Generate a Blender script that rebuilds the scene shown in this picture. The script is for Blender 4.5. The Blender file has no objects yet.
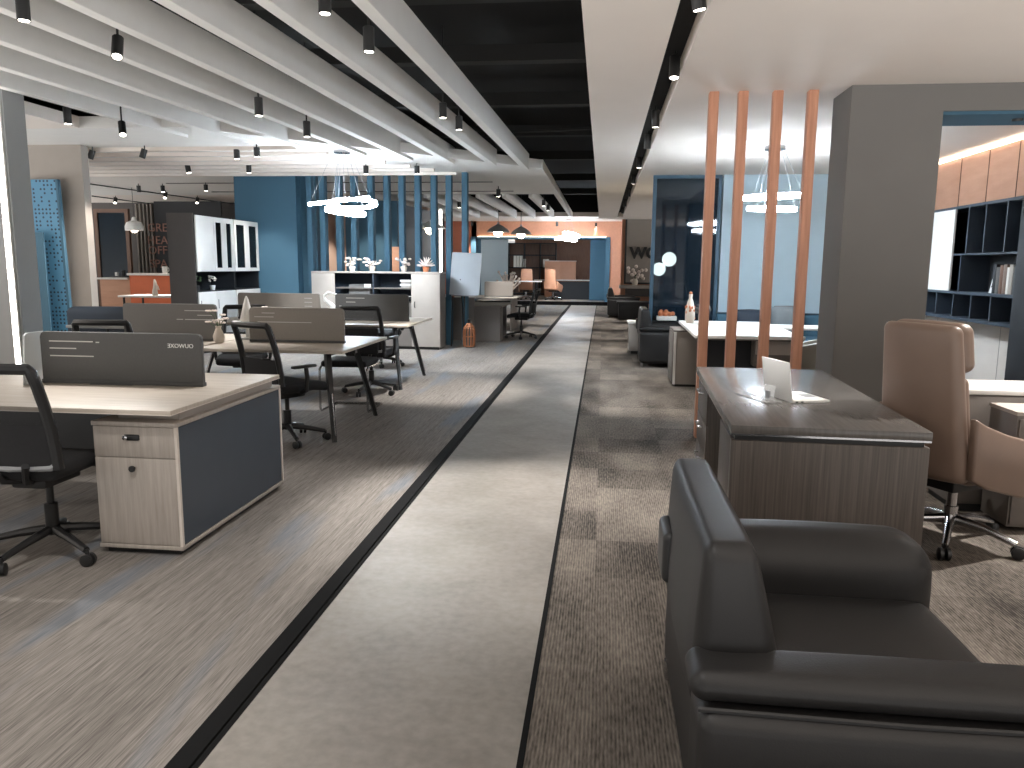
import bpy, bmesh, math, random
from mathutils import Vector, Matrix
random.seed(7)
PI = math.pi
SC = bpy.context.scene
COL = SC.collection

# ---------------------------------------------------------------- camera, world, exposure
F_PX = 775.5
EYE = Vector((0, 0, 1.45))
def _n(v):
    v = Vector(v); v.normalize(); return v
_y = _n((91, -118, F_PX))                       # corridor direction, in camera axes (x right, y down, z forward)
_d = Vector((-41, 5066, F_PX))
_dn = _n(_d - _d.dot(_y) * _y)
_z = -_dn
_x = _y.cross(_z)
ROWS = (_x, _y, _z)
def c2w(v):
    v = Vector(v); return Vector((_x.dot(v), _y.dot(v), _z.dot(v)))
right, up, back = c2w((1, 0, 0)), c2w((0, -1, 0)), c2w((0, 0, -1))
cam = bpy.data.objects.new('camera', bpy.data.cameras.new('camera')); COL.objects.link(cam)
M4 = Matrix((right, up, back)).transposed().to_4x4(); M4.translation = EYE
cam.matrix_world = M4
cam.data.sensor_fit = 'HORIZONTAL'; cam.data.sensor_width = 36
cam.data.lens = F_PX / 1024 * 36
cam.data.clip_start = 0.05; cam.data.clip_end = 200
SC.camera = cam

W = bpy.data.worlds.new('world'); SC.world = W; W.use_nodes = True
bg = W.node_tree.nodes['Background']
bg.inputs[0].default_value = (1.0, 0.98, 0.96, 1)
# added fill standing for the unmodelled showroom, brighter below the horizon to lift ceilings
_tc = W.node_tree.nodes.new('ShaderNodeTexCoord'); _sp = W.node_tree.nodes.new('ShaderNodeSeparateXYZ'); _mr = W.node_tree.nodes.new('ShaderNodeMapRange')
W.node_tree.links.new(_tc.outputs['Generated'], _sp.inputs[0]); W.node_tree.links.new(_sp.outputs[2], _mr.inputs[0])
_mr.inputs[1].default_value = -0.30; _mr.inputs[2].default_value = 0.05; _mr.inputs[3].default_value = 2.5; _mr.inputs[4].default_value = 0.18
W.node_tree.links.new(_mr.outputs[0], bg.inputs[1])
vs = SC.view_settings
vs.view_transform = 'Standard'; vs.look = 'None'; vs.gamma = 1.0; vs.exposure = 1.0
vs.use_curve_mapping = False
SC.cycles.use_denoising = True
SC.cycles.max_bounces = 6; SC.cycles.diffuse_bounces = 4; SC.cycles.glossy_bounces = 3
SC.cycles.sample_clamp_indirect = 4.0
SC.cycles.caustics_reflective = False; SC.cycles.caustics_refractive = False

def ray(px, py): return c2w((px - 512, py - 384, F_PX))
def atz(px, py, z):
    d = ray(px, py); return EYE + d * ((z - EYE.z) / d.z)
def aty(px, py, y):
    d = ray(px, py); return EYE + d * (y / d.y)

# ---------------------------------------------------------------- materials
def lin(c):
    r = []
    for v in c:
        v /= 255
        r.append(v / 12.92 if v <= 0.04045 else ((v + 0.055) / 1.055) ** 2.4)
    return (*r, 1)
MATS = {}
def _new(name):
    m = bpy.data.materials.new(name); m.use_nodes = True
    nt = m.node_tree; b = nt.nodes['Principled BSDF']
    return m, nt, b
def mat(name, rgb, rough=0.5, metal=0.0, var=0.06, scale=6.0, stretch=(1, 1, 1), bump=0.0, bscale=200, coat=0.0, spec=0.5):
    m, nt, b = _new(name)
    N = nt.nodes; L = nt.links
    tc = N.new('ShaderNodeTexCoord'); mp = N.new('ShaderNodeMapping'); mp.inputs['Scale'].default_value = stretch
    L.new(tc.outputs['Object'], mp.inputs['Vector'])
    nz = N.new('ShaderNodeTexNoise'); nz.inputs['Scale'].default_value = scale; nz.inputs['Detail'].default_value = 4
    L.new(mp.outputs[0], nz.inputs['Vector'])
    mix = N.new('ShaderNodeMix'); mix.data_type = 'RGBA'
    c = lin(rgb)
    mix.inputs[6].default_value = (*[v * (1 - var * 2) for v in c[:3]], 1)
    mix.inputs[7].default_value = (*[min(1, v * (1 + var * 2)) for v in c[:3]], 1)
    L.new(nz.outputs[0], mix.inputs[0]); L.new(mix.outputs[2], b.inputs['Base Color'])
    b.inputs['Roughness'].default_value = rough; b.inputs['Metallic'].default_value = metal
    b.inputs['Coat Weight'].default_value = coat
    b.inputs['Specular IOR Level'].default_value = spec
    if bump:
        n2 = N.new('ShaderNodeTexNoise'); n2.inputs['Scale'].default_value = bscale; L.new(tc.outputs['Object'], n2.inputs['Vector'])
        bp = N.new('ShaderNodeBump'); bp.inputs['Strength'].default_value = bump; bp.inputs['Distance'].default_value = 0.004
        L.new(n2.outputs[0], bp.inputs['Height']); L.new(bp.outputs[0], b.inputs['Normal'])
    MATS[name] = m; return m
def glow(name, rgb, s):
    m, nt, b = _new(name)
    b.inputs['Base Color'].default_value = (0.8, 0.8, 0.8, 1)
    b.inputs['Emission Color'].default_value = lin(rgb); b.inputs['Emission Strength'].default_value = s
    MATS[name] = m; return m
def wood(name, a, b_, scale=(60, 3, 3), rough=0.45, axis='x'):
    """fine grain: thin lines across `scale`'s large axis"""
    m, nt, b = _new(name); N = nt.nodes; L = nt.links
    tc = N.new('ShaderNodeTexCoord'); mp = N.new('ShaderNodeMapping'); mp.inputs['Scale'].default_value = scale
    L.new(tc.outputs['Object'], mp.inputs['Vector'])
    nz = N.new('ShaderNodeTexNoise'); nz.inputs['Scale'].default_value = 1.0; nz.inputs['Detail'].default_value = 6; nz.inputs['Roughness'].default_value = 0.65
    L.new(mp.outputs[0], nz.inputs['Vector'])
    cr = N.new('ShaderNodeValToRGB'); cr.color_ramp.elements[0].position = 0.3; cr.color_ramp.elements[1].position = 0.7
    cr.color_ramp.elements[0].color = lin(a); cr.color_ramp.elements[1].color = lin(b_)
    L.new(nz.outputs[0], cr.inputs[0]); L.new(cr.outputs[0], b.inputs['Base Color'])
    b.inputs['Roughness'].default_value = rough
    MATS[name] = m; return m
def carpet(name, dark, light, sx, tile=0.0, blue=None, lum=0.5):
    m, nt, b = _new(name); N = nt.nodes; L = nt.links
    tc = N.new('ShaderNodeTexCoord')
    def noise(sc, detail=3, rough=0.5):
        mp = N.new('ShaderNodeMapping'); mp.inputs['Scale'].default_value = sc
        L.new(tc.outputs['Object'], mp.inputs['Vector'])
        nz = N.new('ShaderNodeTexNoise'); nz.inputs['Scale'].default_value = 1; nz.inputs['Detail'].default_value = detail
        nz.inputs['Roughness'].default_value = rough
        L.new(mp.outputs[0], nz.inputs['Vector']); return nz.outputs[0]
    def math_(op, a, c=None):
        n = N.new('ShaderNodeMath'); n.operation = op
        for i, v in enumerate((a, c)):
            if v is None: continue
            if isinstance(v, (int, float)): n.inputs[i].default_value = v
            else: L.new(v, n.inputs[i])
        return n.outputs[0]
    if tile:
        sp = N.new('ShaderNodeSeparateXYZ'); L.new(tc.outputs['Object'], sp.inputs[0])
        wv = math_('SINE', math_('MULTIPLY', math_('ADD', sp.outputs[0], math_('MULTIPLY', noise((8, 3, 1), 2), 0.012)), sx))
        f = math_('ADD', math_('ADD', math_('MULTIPLY', wv, 0.065), math_('MULTIPLY', noise((90, 16, 1), 2, 0.6), 0.5)), math_('MULTIPLY', noise((3, 1.0, 1), 2), 0.5))
    else:
        f = math_('ADD', math_('ADD', math_('MULTIPLY', noise((190, 6, 1), 2, 0.7), 0.55), math_('MULTIPLY', noise((55, 0.8, 1), 2), 0.28)), math_('MULTIPLY', noise((1.6, 0.5, 1), 3), 0.25))
    if tile:
        sn = N.new('ShaderNodeVectorMath'); sn.operation = 'SNAP'; sn.inputs[1].default_value = (tile, tile, 1)
        L.new(tc.outputs['Object'], sn.inputs[0])
        wn = N.new('ShaderNodeTexWhiteNoise'); wn.noise_dimensions = '2D'; L.new(sn.outputs[0], wn.inputs['Vector'])
        f = math_('ADD', f, math_('MULTIPLY', math_('SUBTRACT', wn.outputs['Value'], 0.5), 0.13))
    cr = N.new('ShaderNodeValToRGB'); cr.color_ramp.elements[0].position = 0.30; cr.color_ramp.elements[1].position = 0.74
    cr.color_ramp.elements[0].color = lin(dark); cr.color_ramp.elements[1].color = lin(light)
    L.new(f, cr.inputs[0]); out = cr.outputs[0]
    if blue:
        r2 = N.new('ShaderNodeValToRGB'); r2.color_ramp.elements[0].position = 0.57; r2.color_ramp.elements[1].position = 0.66
        L.new(noise((3.2, 0.45, 1), 2), r2.inputs[0])
        mx = N.new('ShaderNodeMix'); mx.data_type = 'RGBA'; mx.inputs[7].default_value = lin(blue)
        L.new(math_('MULTIPLY', r2.outputs[0], 0.45), mx.inputs[0]); L.new(out, mx.inputs[6]); out = mx.outputs[2]
    L.new(out, b.inputs['Base Color'])
    b.inputs['Roughness'].default_value = 0.95; b.inputs['Specular IOR Level'].default_value = 0.15
    MATS[name] = m; return m
def seethrough(name, rgb, alpha, rough=0.05, tint=(1, 1, 1)):
    m, nt, b = _new(name); N = nt.nodes; L = nt.links
    b.inputs['Base Color'].default_value = lin(rgb); b.inputs['Roughness'].default_value = rough
    tr = N.new('ShaderNodeBsdfTransparent'); tr.inputs[0].default_value = (*tint, 1)
    mx = N.new('ShaderNodeMixShader'); mx.inputs[0].default_value = alpha
    L.new(tr.outputs[0], mx.inputs[1]); L.new(b.outputs[0], mx.inputs[2])
    L.new(mx.outputs[0], N['Material Output'].inputs['Surface'])
    MATS[name] = m; return m
def dots(name, rgb, hole, pitch, rad):
    """a painted panel with a square grid of round perforations, some of them left solid"""
    m, nt, b = _new(name); N = nt.nodes; L = nt.links
    tc = N.new('ShaderNodeTexCoord'); sp = N.new('ShaderNodeSeparateXYZ'); L.new(tc.outputs['Object'], sp.inputs[0])
    cb = N.new('ShaderNodeCombineXYZ'); L.new(sp.outputs[0], cb.inputs[0]); L.new(sp.outputs[2], cb.inputs[1])
    dv = N.new('ShaderNodeVectorMath'); dv.operation = 'SCALE'; dv.inputs['Scale'].default_value = 1 / pitch; L.new(cb.outputs[0], dv.inputs[0])
    fr = N.new('ShaderNodeVectorMath'); fr.operation = 'FRACTION'; L.new(dv.outputs[0], fr.inputs[0])
    sb = N.new('ShaderNodeVectorMath'); sb.operation = 'DISTANCE'; sb.inputs[1].default_value = (0.5, 0.5, 0); L.new(fr.outputs[0], sb.inputs[0])
    lt = N.new('ShaderNodeMath'); lt.operation = 'LESS_THAN'; lt.inputs[1].default_value = rad / pitch; L.new(sb.outputs['Value'], lt.inputs[0])
    fl = N.new('ShaderNodeVectorMath'); fl.operation = 'FLOOR'; L.new(dv.outputs[0], fl.inputs[0])
    wn = N.new('ShaderNodeTexWhiteNoise'); L.new(fl.outputs[0], wn.inputs['Vector'])
    gt = N.new('ShaderNodeMath'); gt.operation = 'GREATER_THAN'; gt.inputs[1].default_value = 0.4; L.new(wn.outputs['Value'], gt.inputs[0])
    mu = N.new('ShaderNodeMath'); mu.operation = 'MULTIPLY'; L.new(lt.outputs[0], mu.inputs[0]); L.new(gt.outputs[0], mu.inputs[1])
    mx = N.new('ShaderNodeMix'); mx.data_type = 'RGBA'; mx.inputs[6].default_value = lin(rgb); mx.inputs[7].default_value = lin(hole)
    L.new(mu.outputs[0], mx.inputs[0]); L.new(mx.outputs[2], b.inputs['Base Color']); b.inputs['Roughness'].default_value = 0.6
    MATS[name] = m; return m

mat('ceiling_paint', (228, 219, 210), 0.9, var=0.02, scale=2)
mat('baffle_paint', (224, 222, 218), 0.85, var=0.02)
mat('void_black', (14, 14, 14), 0.95, var=0.1)
mat('void_steel', (34, 34, 33), 0.8)
mat('grey_paint', (112, 110, 107), 0.85, var=0.03, scale=3)
mat('column_paint', (142, 143, 143), 0.85, var=0.03, scale=3)
mat('blue_paint', (60, 96, 116), 0.75, var=0.03, scale=2)
mat('navy_paint', (34, 46, 60), 0.7, var=0.05)
mat('pale_blue_paint', (170, 190, 200), 0.8, var=0.02)
mat('taupe_paint', (150, 143, 136), 0.85, var=0.03)
mat('dark_wall', (72, 68, 66), 0.7, var=0.05)
mat('warm_white', (214, 205, 196), 0.7, var=0.02)
mat('white', (226, 224, 220), 0.5, var=0.02)
mat('white_gloss', (235, 235, 233), 0.3, var=0.01)
mat('black_plastic', (26, 26, 27), 0.45, var=0.1)
mat('black_fabric', (30, 30, 32), 0.9, var=0.15, scale=60, bump=0.3, bscale=400)
mat('black_metal', (24, 24, 24), 0.4, var=0.08)
mat('border_black', (20, 20, 20), 0.9, var=0.05, spec=0.1)
mat('frame_blue', (44, 76, 96), 0.5)
mat('letter_rose', (150, 112, 100), 0.7)
mat('chrome', (190, 190, 192), 0.18, metal=1.0, var=0.01)
mat('grey_plastic', (140, 142, 144), 0.5, var=0.03)
mat('screen_grey', (110, 108, 105), 0.8, var=0.05, scale=80, bump=0.15, bscale=500)
mat('screen_dark', (84, 84, 84), 0.8, var=0.05, scale=80, bump=0.15, bscale=500)
mat('screen_taupe', (136, 130, 124), 0.8, var=0.05, scale=80, bump=0.15, bscale=500)
mat('slit', (196, 194, 190), 0.6)
mat('slate_panel', (62, 70, 80), 0.45, var=0.05)
mat('leather_black', (29, 28, 28), 0.5, var=0.08, scale=10, bump=0.12, bscale=260, spec=0.35)
mat('leather_brown', (116, 97, 85), 0.4, var=0.06, scale=6, bump=0.1, bscale=260)
mat('leather_tan', (200, 150, 122), 0.5, var=0.05)
mat('leather_taupe', (150, 146, 136), 0.5, var=0.05)
mat('cabinet_taupe', (160, 152, 144), 0.6, var=0.04)
mat('cabinet_grey', (104, 98, 93), 0.55, var=0.04)
mat('shelf_blue', (54, 64, 76), 0.5, var=0.04)
mat('shelf_dark', (26, 29, 34), 0.6, var=0.05)
mat('orange_panel', (206, 106, 66), 0.6, var=0.05)
mat('orange_wall', (206, 150, 122), 0.75, var=0.06, scale=14)
mat('brick_wall', (170, 104, 80), 0.8, var=0.1, scale=20)
mat('green', (66, 88, 58), 0.6, var=0.25, scale=20)
mat('petal', (226, 214, 206), 0.6, var=0.05)
mat('copper', (150, 96, 64), 0.5, metal=0.3, var=0.1)
mat('ceramic', (214, 204, 192), 0.3, var=0.03)
mat('terracotta', (186, 112, 74), 0.6)
mat('paper', (222, 220, 214), 0.8)
mat('cushion_grey', (120, 126, 130), 0.8)
mat('whiteboard', (172, 177, 182), 0.65, var=0.02)
mat('pink_wall', (196, 168, 150), 0.8, var=0.03)
wood('pale_wood', (176, 164, 150), (200, 190, 178), (3, 46, 3), 0.4)
wood('pale_wood_front', (160, 151, 142), (182, 174, 166), (50, 50, 3), 0.5)
wood('dark_wood', (58, 52, 48), (92, 84, 78), (120, 120, 2.0), 0.45)
wood('dark_top', (84, 81, 78), (98, 94, 91), (60, 3, 3), 0.24)
wood('post_wood', (186, 130, 104), (210, 156, 128), (40, 40, 2), 0.5)
wood('panel_wood', (192, 146, 120), (206, 160, 134), (2, 2, 9), 0.6)
wood('walnut', (92, 66, 52), (118, 88, 70), (30, 30, 3), 0.5)
carpet('carpet_streaked', (62, 58, 54), (148, 142, 136), 120, blue=(100, 112, 126))
carpet('carpet_brown', (46, 42, 39), (132, 123, 114), 520, tile=0.5)
seethrough('mesh_fabric', (22, 22, 23), 0.5, 0.9)
seethrough('dark_glass', (26, 40, 52), 0.62, 0.04, (0.5, 0.6, 0.68))
seethrough('clear_acrylic', (225, 228, 230), 0.3, 0.05)
seethrough('frosted_glass', (215, 220, 222), 0.72, 0.3)
seethrough('cabinet_glass', (20, 20, 20), 0.6, 0.04, (0.6, 0.6, 0.6))
dots('perforated_blue', (74, 128, 160), (30, 50, 66), 0.055, 0.015)
glow('lens', (255, 246, 232), 9)
glow('led_white', (228, 242, 255), 65)
glow('led_strip', (255, 252, 246), 9)
glow('led_cool', (220, 238, 255), 6)
glow('led_warm', (255, 232, 206), 2.2)
glow('globe', (255, 240, 214), 12)
def concrete():
    m, nt, b = _new('aisle_concrete'); N = nt.nodes; L = nt.links
    tc = N.new('ShaderNodeTexCoord')
    def nz(s, d):
        n = N.new('ShaderNodeTexNoise'); n.inputs['Scale'].default_value = s; n.inputs['Detail'].default_value = d; L.new(tc.outputs['Object'], n.inputs['Vector']); return n.outputs[0]
    mx = N.new('ShaderNodeMix'); mx.inputs[0].default_value = 0.4; L.new(nz(2.2, 6), mx.inputs[2]); L.new(nz(24, 5), mx.inputs[3])
    cr = N.new('ShaderNodeValToRGB'); cr.color_ramp.elements[0].position = 0.35; cr.color_ramp.elements[1].position = 0.66
    cr.color_ramp.elements[0].color = lin((112, 106, 99)); cr.color_ramp.elements[1].color = lin((138, 132, 125))
    L.new(mx.outputs[0], cr.inputs[0]); L.new(cr.outputs[0], b.inputs['Base Color'])
    r = N.new('ShaderNodeMapRange'); r.inputs[3].default_value = 0.42; r.inputs[4].default_value = 0.6
    L.new(nz(9, 4), r.inputs[0]); L.new(r.outputs[0], b.inputs['Roughness'])
    MATS['aisle_concrete'] = m
concrete()

# ---------------------------------------------------------------- mesh builder
class MB:
    def __init__(s): s.v = []; s.f = []
    def add(s, vs, fs, M=None):
        o = len(s.v)
        s.v += [tuple(M @ Vector(p)) if M else tuple(p) for p in vs]
        s.f += [tuple(i + o for i in f) for f in fs]
        return s
    def bm(s, bm, M=None):
        bm.verts.index_update()
        s.add([v.co.copy() for v in bm.verts], [[v.index for v in f.verts] for f in bm.faces], M); bm.free(); return s
    def box(s, x0, x1, y0, y1, z0, z1, r=0.0, M=None, seg=2):
        b = bmesh.new()
        bmesh.ops.create_cube(b, size=1)
        for v in b.verts:
            v.co = Vector((x0 + (v.co.x + .5) * (x1 - x0), y0 + (v.co.y + .5) * (y1 - y0), z0 + (v.co.z + .5) * (z1 - z0)))
        if r: bmesh.ops.bevel(b, geom=b.edges[:], offset=r, segments=seg, profile=0.5, affect='EDGES')
        return s.bm(b, M)
    def soft(s, x0, x1, y0, y1, z0, z1, r, puff=(0, 0, 0), n=6, fn=None, M=None, k=3):
        """rounded cushion: corner radius r, faces swelling by puff on each axis; fn bends the result"""
        lo = (x0, y0, z0); hi = (x1, y1, z1)
        c = [(a + b_) / 2 for a, b_ in zip(lo, hi)]; h = [(b_ - a) / 2 for a, b_ in zip(lo, hi)]
        r = min(r, *[q * .999 for q in h])
        def axis(q):
            e = [q - r + r * math.tan(PI / 4 * i / k) for i in range(k + 1)]
            m_ = [-(q - r) + 2 * (q - r) * i / n for i in range(1, n)]
            return [-t for t in reversed(e)] + m_ + e
        A = [axis(q) for q in h]
        idx = {}; V = []; Fc = []
        def vid(p):
            kx = tuple(round(t, 6) for t in p)
            if kx in idx: return idx[kx]
            inner = [max(-(q - r), min(q - r, t)) for t, q in zip(p, h)]
            d = Vector([t - i for t, i in zip(p, inner)])
            if d.length > 1e-9: d.normalize()
            o = [i + r * t for i, t in zip(inner, d)]
            u = [max(-1, min(1, t / q)) for t, q in zip(o, h)]
            for ax in range(3):
                a1, a2 = (ax + 1) % 3, (ax + 2) % 3
                o[ax] += puff[ax] * u[ax] * (1 - u[a1] ** 2) * (1 - u[a2] ** 2)
            o = Vector([t + cc for t, cc in zip(o, c)])
            if fn: o = Vector(fn(o))
            idx[kx] = len(V); V.append(o); return idx[kx]
        for ax in range(3):
            a1, a2 = (ax + 1) % 3, (ax + 2) % 3
            for sg in (-1, 1):
                for i in range(len(A[a1]) - 1):
                    for j in range(len(A[a2]) - 1):
                        q = []
                        for (ii, jj) in ((i, j), (i + 1, j), (i + 1, j + 1), (i, j + 1)):
                            p = [0, 0, 0]; p[ax] = sg * h[ax]; p[a1] = A[a1][ii]; p[a2] = A[a2][jj]
                            q.append(vid(p))
                        if sg < 0: q.reverse()
                        if len(set(q)) == 4: Fc.append(q)
        return s.add(V, Fc, M)
    def tube(s, pts, r, n=10, M=None, cap=True, closed=False, flat=None):
        """round tube along pts; r a number or one per point"""
        pts = [Vector(p) for p in pts]
        if not hasattr(r, '__len__'): r = [r] * len(pts)
        V = []; Fc = []; prev = None; m = len(pts)
        for i, p in enumerate(pts):
            if closed: t = pts[(i + 1) % m] - pts[i - 1]
            else: t = pts[min(i + 1, m - 1)] - pts[max(i - 1, 0)]
            t.normalize()
            a = prev - t * prev.dot(t) if prev is not None else None
            if a is None or a.length < 1e-4:
                a = Vector((0, 0, 1)) if abs(t.z) < 0.9 else Vector((1, 0, 0)); a = a - t * a.dot(t)
            a.normalize(); prev = a; b = t.cross(a)
            for k in range(n):
                w = 2 * PI * k / n
                q = a * math.cos(w) + b * math.sin(w) * (flat or 1)
                V.append(p + q * r[i])
        for i in range(m if closed else m - 1):
            for k in range(n):
                i2 = (i + 1) % m
                Fc.append((i * n + k, i * n + (k + 1) % n, i2 * n + (k + 1) % n, i2 * n + k))
        if cap and not closed:
            Fc.append(tuple(range(n - 1, -1, -1))); Fc.append(tuple((m - 1) * n + k for k in range(n)))
        return s.add(V, Fc, M)
    def lathe(s, prof, n=20, M=None):
        V = []; Fc = []
        for (r, z) in prof:
            for k in range(n):
                w = 2 * PI * k / n; V.append((max(r, 1e-4) * math.cos(w), max(r, 1e-4) * math.sin(w), z))
        m = len(prof)
        for i in range(m - 1):
            for k in range(n): Fc.append((i * n + k, i * n + (k + 1) % n, (i + 1) * n + (k + 1) % n, (i + 1) * n + k))
        Fc.append(tuple(range(n - 1, -1, -1))); Fc.append(tuple((m - 1) * n + k for k in range(n)))
        return s.add(V, Fc, M)
    def prism(s, poly, a0, a1, axis='z', r=0.0, M=None, seg=2):
        """polygon extruded along an axis; poly gives the other two coordinates (x: y,z  y: x,z  z: x,y)"""
        b = bmesh.new()
        def P(p, a): return {'x': (a, p[0], p[1]), 'y': (p[0], a, p[1]), 'z': (p[0], p[1], a)}[axis]
        lo = [b.verts.new(P(p, a0)) for p in poly]; hi = [b.verts.new(P(p, a1)) for p in poly]
        b.faces.new(lo[::-1]); b.faces.new(hi)
        n = len(poly)
        for i in range(n): b.faces.new((lo[i], lo[(i + 1) % n], hi[(i + 1) % n], hi[i]))
        bmesh.ops.recalc_face_normals(b, faces=b.faces[:])
        if r: bmesh.ops.bevel(b, geom=b.edges[:], offset=r, segments=seg, profile=0.5, affect='EDGES')
        return s.bm(b, M)
    def ball(s, c, r, M=None, sq=(1, 1, 1), u=14, v=8):
        b = bmesh.new(); bmesh.ops.create_uvsphere(b, u_segments=u, v_segments=v, radius=1)
        for q in b.verts: q.co = Vector((c[0] + q.co.x * r * sq[0], c[1] + q.co.y * r * sq[1], c[2] + q.co.z * r * sq[2]))
        return s.bm(b, M)
def mk(name, mb, m, parent=None, smooth=True, ang=38):
    me = bpy.data.meshes.new(name)
    me.from_pydata([tuple(v) for v in mb.v], [], mb.f); me.validate()
    b = bmesh.new(); b.from_mesh(me); bmesh.ops.recalc_face_normals(b, faces=b.faces[:]); b.to_mesh(me); b.free()
    if smooth:
        me.polygons.foreach_set('use_smooth', [True] * len(me.polygons)); me.set_sharp_from_angle(angle=math.radians(ang))
    me.materials.append(MATS[m] if isinstance(m, str) else m)
    o = bpy.data.objects.new(name, me); COL.objects.link(o)
    if parent: o.parent = parent
    return o
def tag(o, label=None, cat=None, group=None, kind=None):
    for k, v in (('label', label), ('category', cat), ('group', group), ('kind', kind)):
        if v: o[k] = v
    return o
def thing(name, label, cat, loc=(0, 0, 0), rz=0.0, group=None):
    o = bpy.data.objects.new(name, None); COL.objects.link(o)
    o.location = loc; o.rotation_euler = (0, 0, rz); o.empty_display_size = 0.1
    return tag(o, label, cat, group)
def copy_tree(o, loc=None, rz=None, label=None, parent=None):
    c = o.copy(); COL.objects.link(c)
    if parent: c.parent = parent
    if loc is not None: c.location = loc
    if rz is not None: c.rotation_euler = (0, 0, rz)
    if label: c['label'] = label
    for ch in list(o.children): copy_tree(ch, parent=c)
    return c
def struct(name, mb, m, label=None):
    o = mk(name, mb, m, smooth=False); return tag(o, label, None, None, 'structure')
def sb(name, m, *boxes):
    mb = MB()
    for b in boxes: mb.box(*b)
    return struct(name, mb, m)
def text_mb(body, size, depth, mirror=False, align='CENTER', bold=0.0):
    cu = bpy.data.curves.new('lettering', 'FONT'); cu.body = body; cu.size = size; cu.extrude = depth; cu.offset = bold; cu.align_x = align; cu.resolution_u = 3
    ob = bpy.data.objects.new('lettering', cu); COL.objects.link(ob)
    dg = bpy.context.evaluated_depsgraph_get(); dg.update()
    me = bpy.data.meshes.new_from_object(ob.evaluated_get(dg))
    mb = MB()
    sgn = -1 if mirror else 1
    mb.v = [(sgn * v.co.x, -v.co.z, v.co.y) for v in me.vertices]
    mb.f = [tuple(p.vertices)[::sgn] for p in me.polygons]
    bpy.data.objects.remove(ob); bpy.data.curves.remove(cu); bpy.data.meshes.remove(me)
    return mb
def T(x, y, z): return Matrix.Translation((x, y, z))
def Rm(a, ax): return Matrix.Rotation(a, 4, ax)
def align(a, b):
    """matrix whose local +z runs from a to b, origin at a"""
    d = (Vector(b) - Vector(a)).normalized()
    q = Vector((0, 0, 1)).rotation_difference(d)
    return T(*a) @ q.to_matrix().to_4x4()

# ---------------------------------------------------------------- setting: floor
def floor(name, poly, m): return struct(name, MB().prism(poly, -0.08, 0.0, 'z'), m)
floor('floor_left', [(-3.6, -0.4), (-1.22, -0.4), (-1.22, 29), (-16, 29), (-16, 13)], 'carpet_streaked')
floor('floor_aisle', [(-1.13, -0.4), (-0.215, -0.4), (-0.215, 29), (-1.13, 29)], 'aisle_concrete')
floor('floor_right', [(-0.195, -0.4), (3.2, -0.4), (7, 6.5), (7, 29), (-0.195, 29)], 'carpet_brown')
sb('trim_1', 'border_black', (-1.225, -1.155, -0.4, 29, -0.08, 0.006), (-1.15, -1.13, -0.4, 29, -0.08, 0.002))
sb('trim_2', 'border_black', (-0.215, -0.195, -0.4, 29, -0.08, 0.004))
sb('floor_platform', 'carpet_streaked', (-8, 4, 29, 37, -0.08, 0.13))
sb('trim_3', 'border_black', (-8, 4, 28.97, 29.0, -0.08, 0.135))

# ---------------------------------------------------------------- setting: ceilings
ZL, ZR = 3.07, 2.84
def slab(name, poly, z0, z1, m):
    return struct(name, MB().prism(poly, z0, z1, 'z'), m)
slab('ceiling_right', [(-0.15, -3), (0.37, -3), (0.37, 22.9), (0.53, 22.9), (0.53, -3), (6.9, -3), (6.9, 24), (-0.15, 24)], ZR, ZR + 0.22, 'ceiling_paint')
sb('ceiling_slot', 'void_black', (0.36, 0.54, -3, 23, ZR + 0.13, ZR + 0.2))
sb('ceiling_void', 'void_black', (-16, 0, -3, 26.5, 3.85, 3.95), (-0.14, -0.10, -3, 26.5, ZR + 0.21, 3.85), (-16, 0, 26.42, 26.5, ZL + 0.1, 3.95), (-16, 0, -3.1, -3.0, 2.9, 3.95), (-16.1, -16, -3, 26.5, ZL, 3.95))
slab('ceiling_left', [(-16, 9.2), (-5.1, 9.2), (-1.05, 13.45), (-1.05, 18.2), (-16, 18.2)], ZL, ZL + 0.14, 'baffle_paint')
sb('ceiling_back', 'ceiling_paint', (-16, -5.6, 18.2, 26.4, ZL, ZL + 0.14), (-16, 6.9, 26.4, 30, ZL, ZL + 0.14), (-8, 4, 30, 37, 2.62, 2.7))
sb('ceiling_side', 'ceiling_paint', (-16, -6.42, -3, 9.2, ZL, ZL + 0.14))
sb('trim_4', 'baffle_paint', (-1.15, -1.048, 13.42, 26.4, ZL - 0.02, ZL + 0.142))
for i, y in enumerate((6.3, 8.2, 10.4, 12.8, 15.6, 19.4, 23)):
    tag(sb('ceiling_beam', 'void_steel', (-6.4, -0.14, y, y + 0.16, 3.50, 3.66)), None)
# pipe in the void
tag(mk('ceiling_conduit', MB().tube([(-2.0, 11.3, 3.35), (-1.2, 11.25, 3.31), (-0.6, 11.3, 3.33), (-0.14, 11.28, 3.35)], 0.018, 8), 'void_steel'),
    'thin dark conduit crossing the open black ceiling strip', 'pipe')

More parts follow.
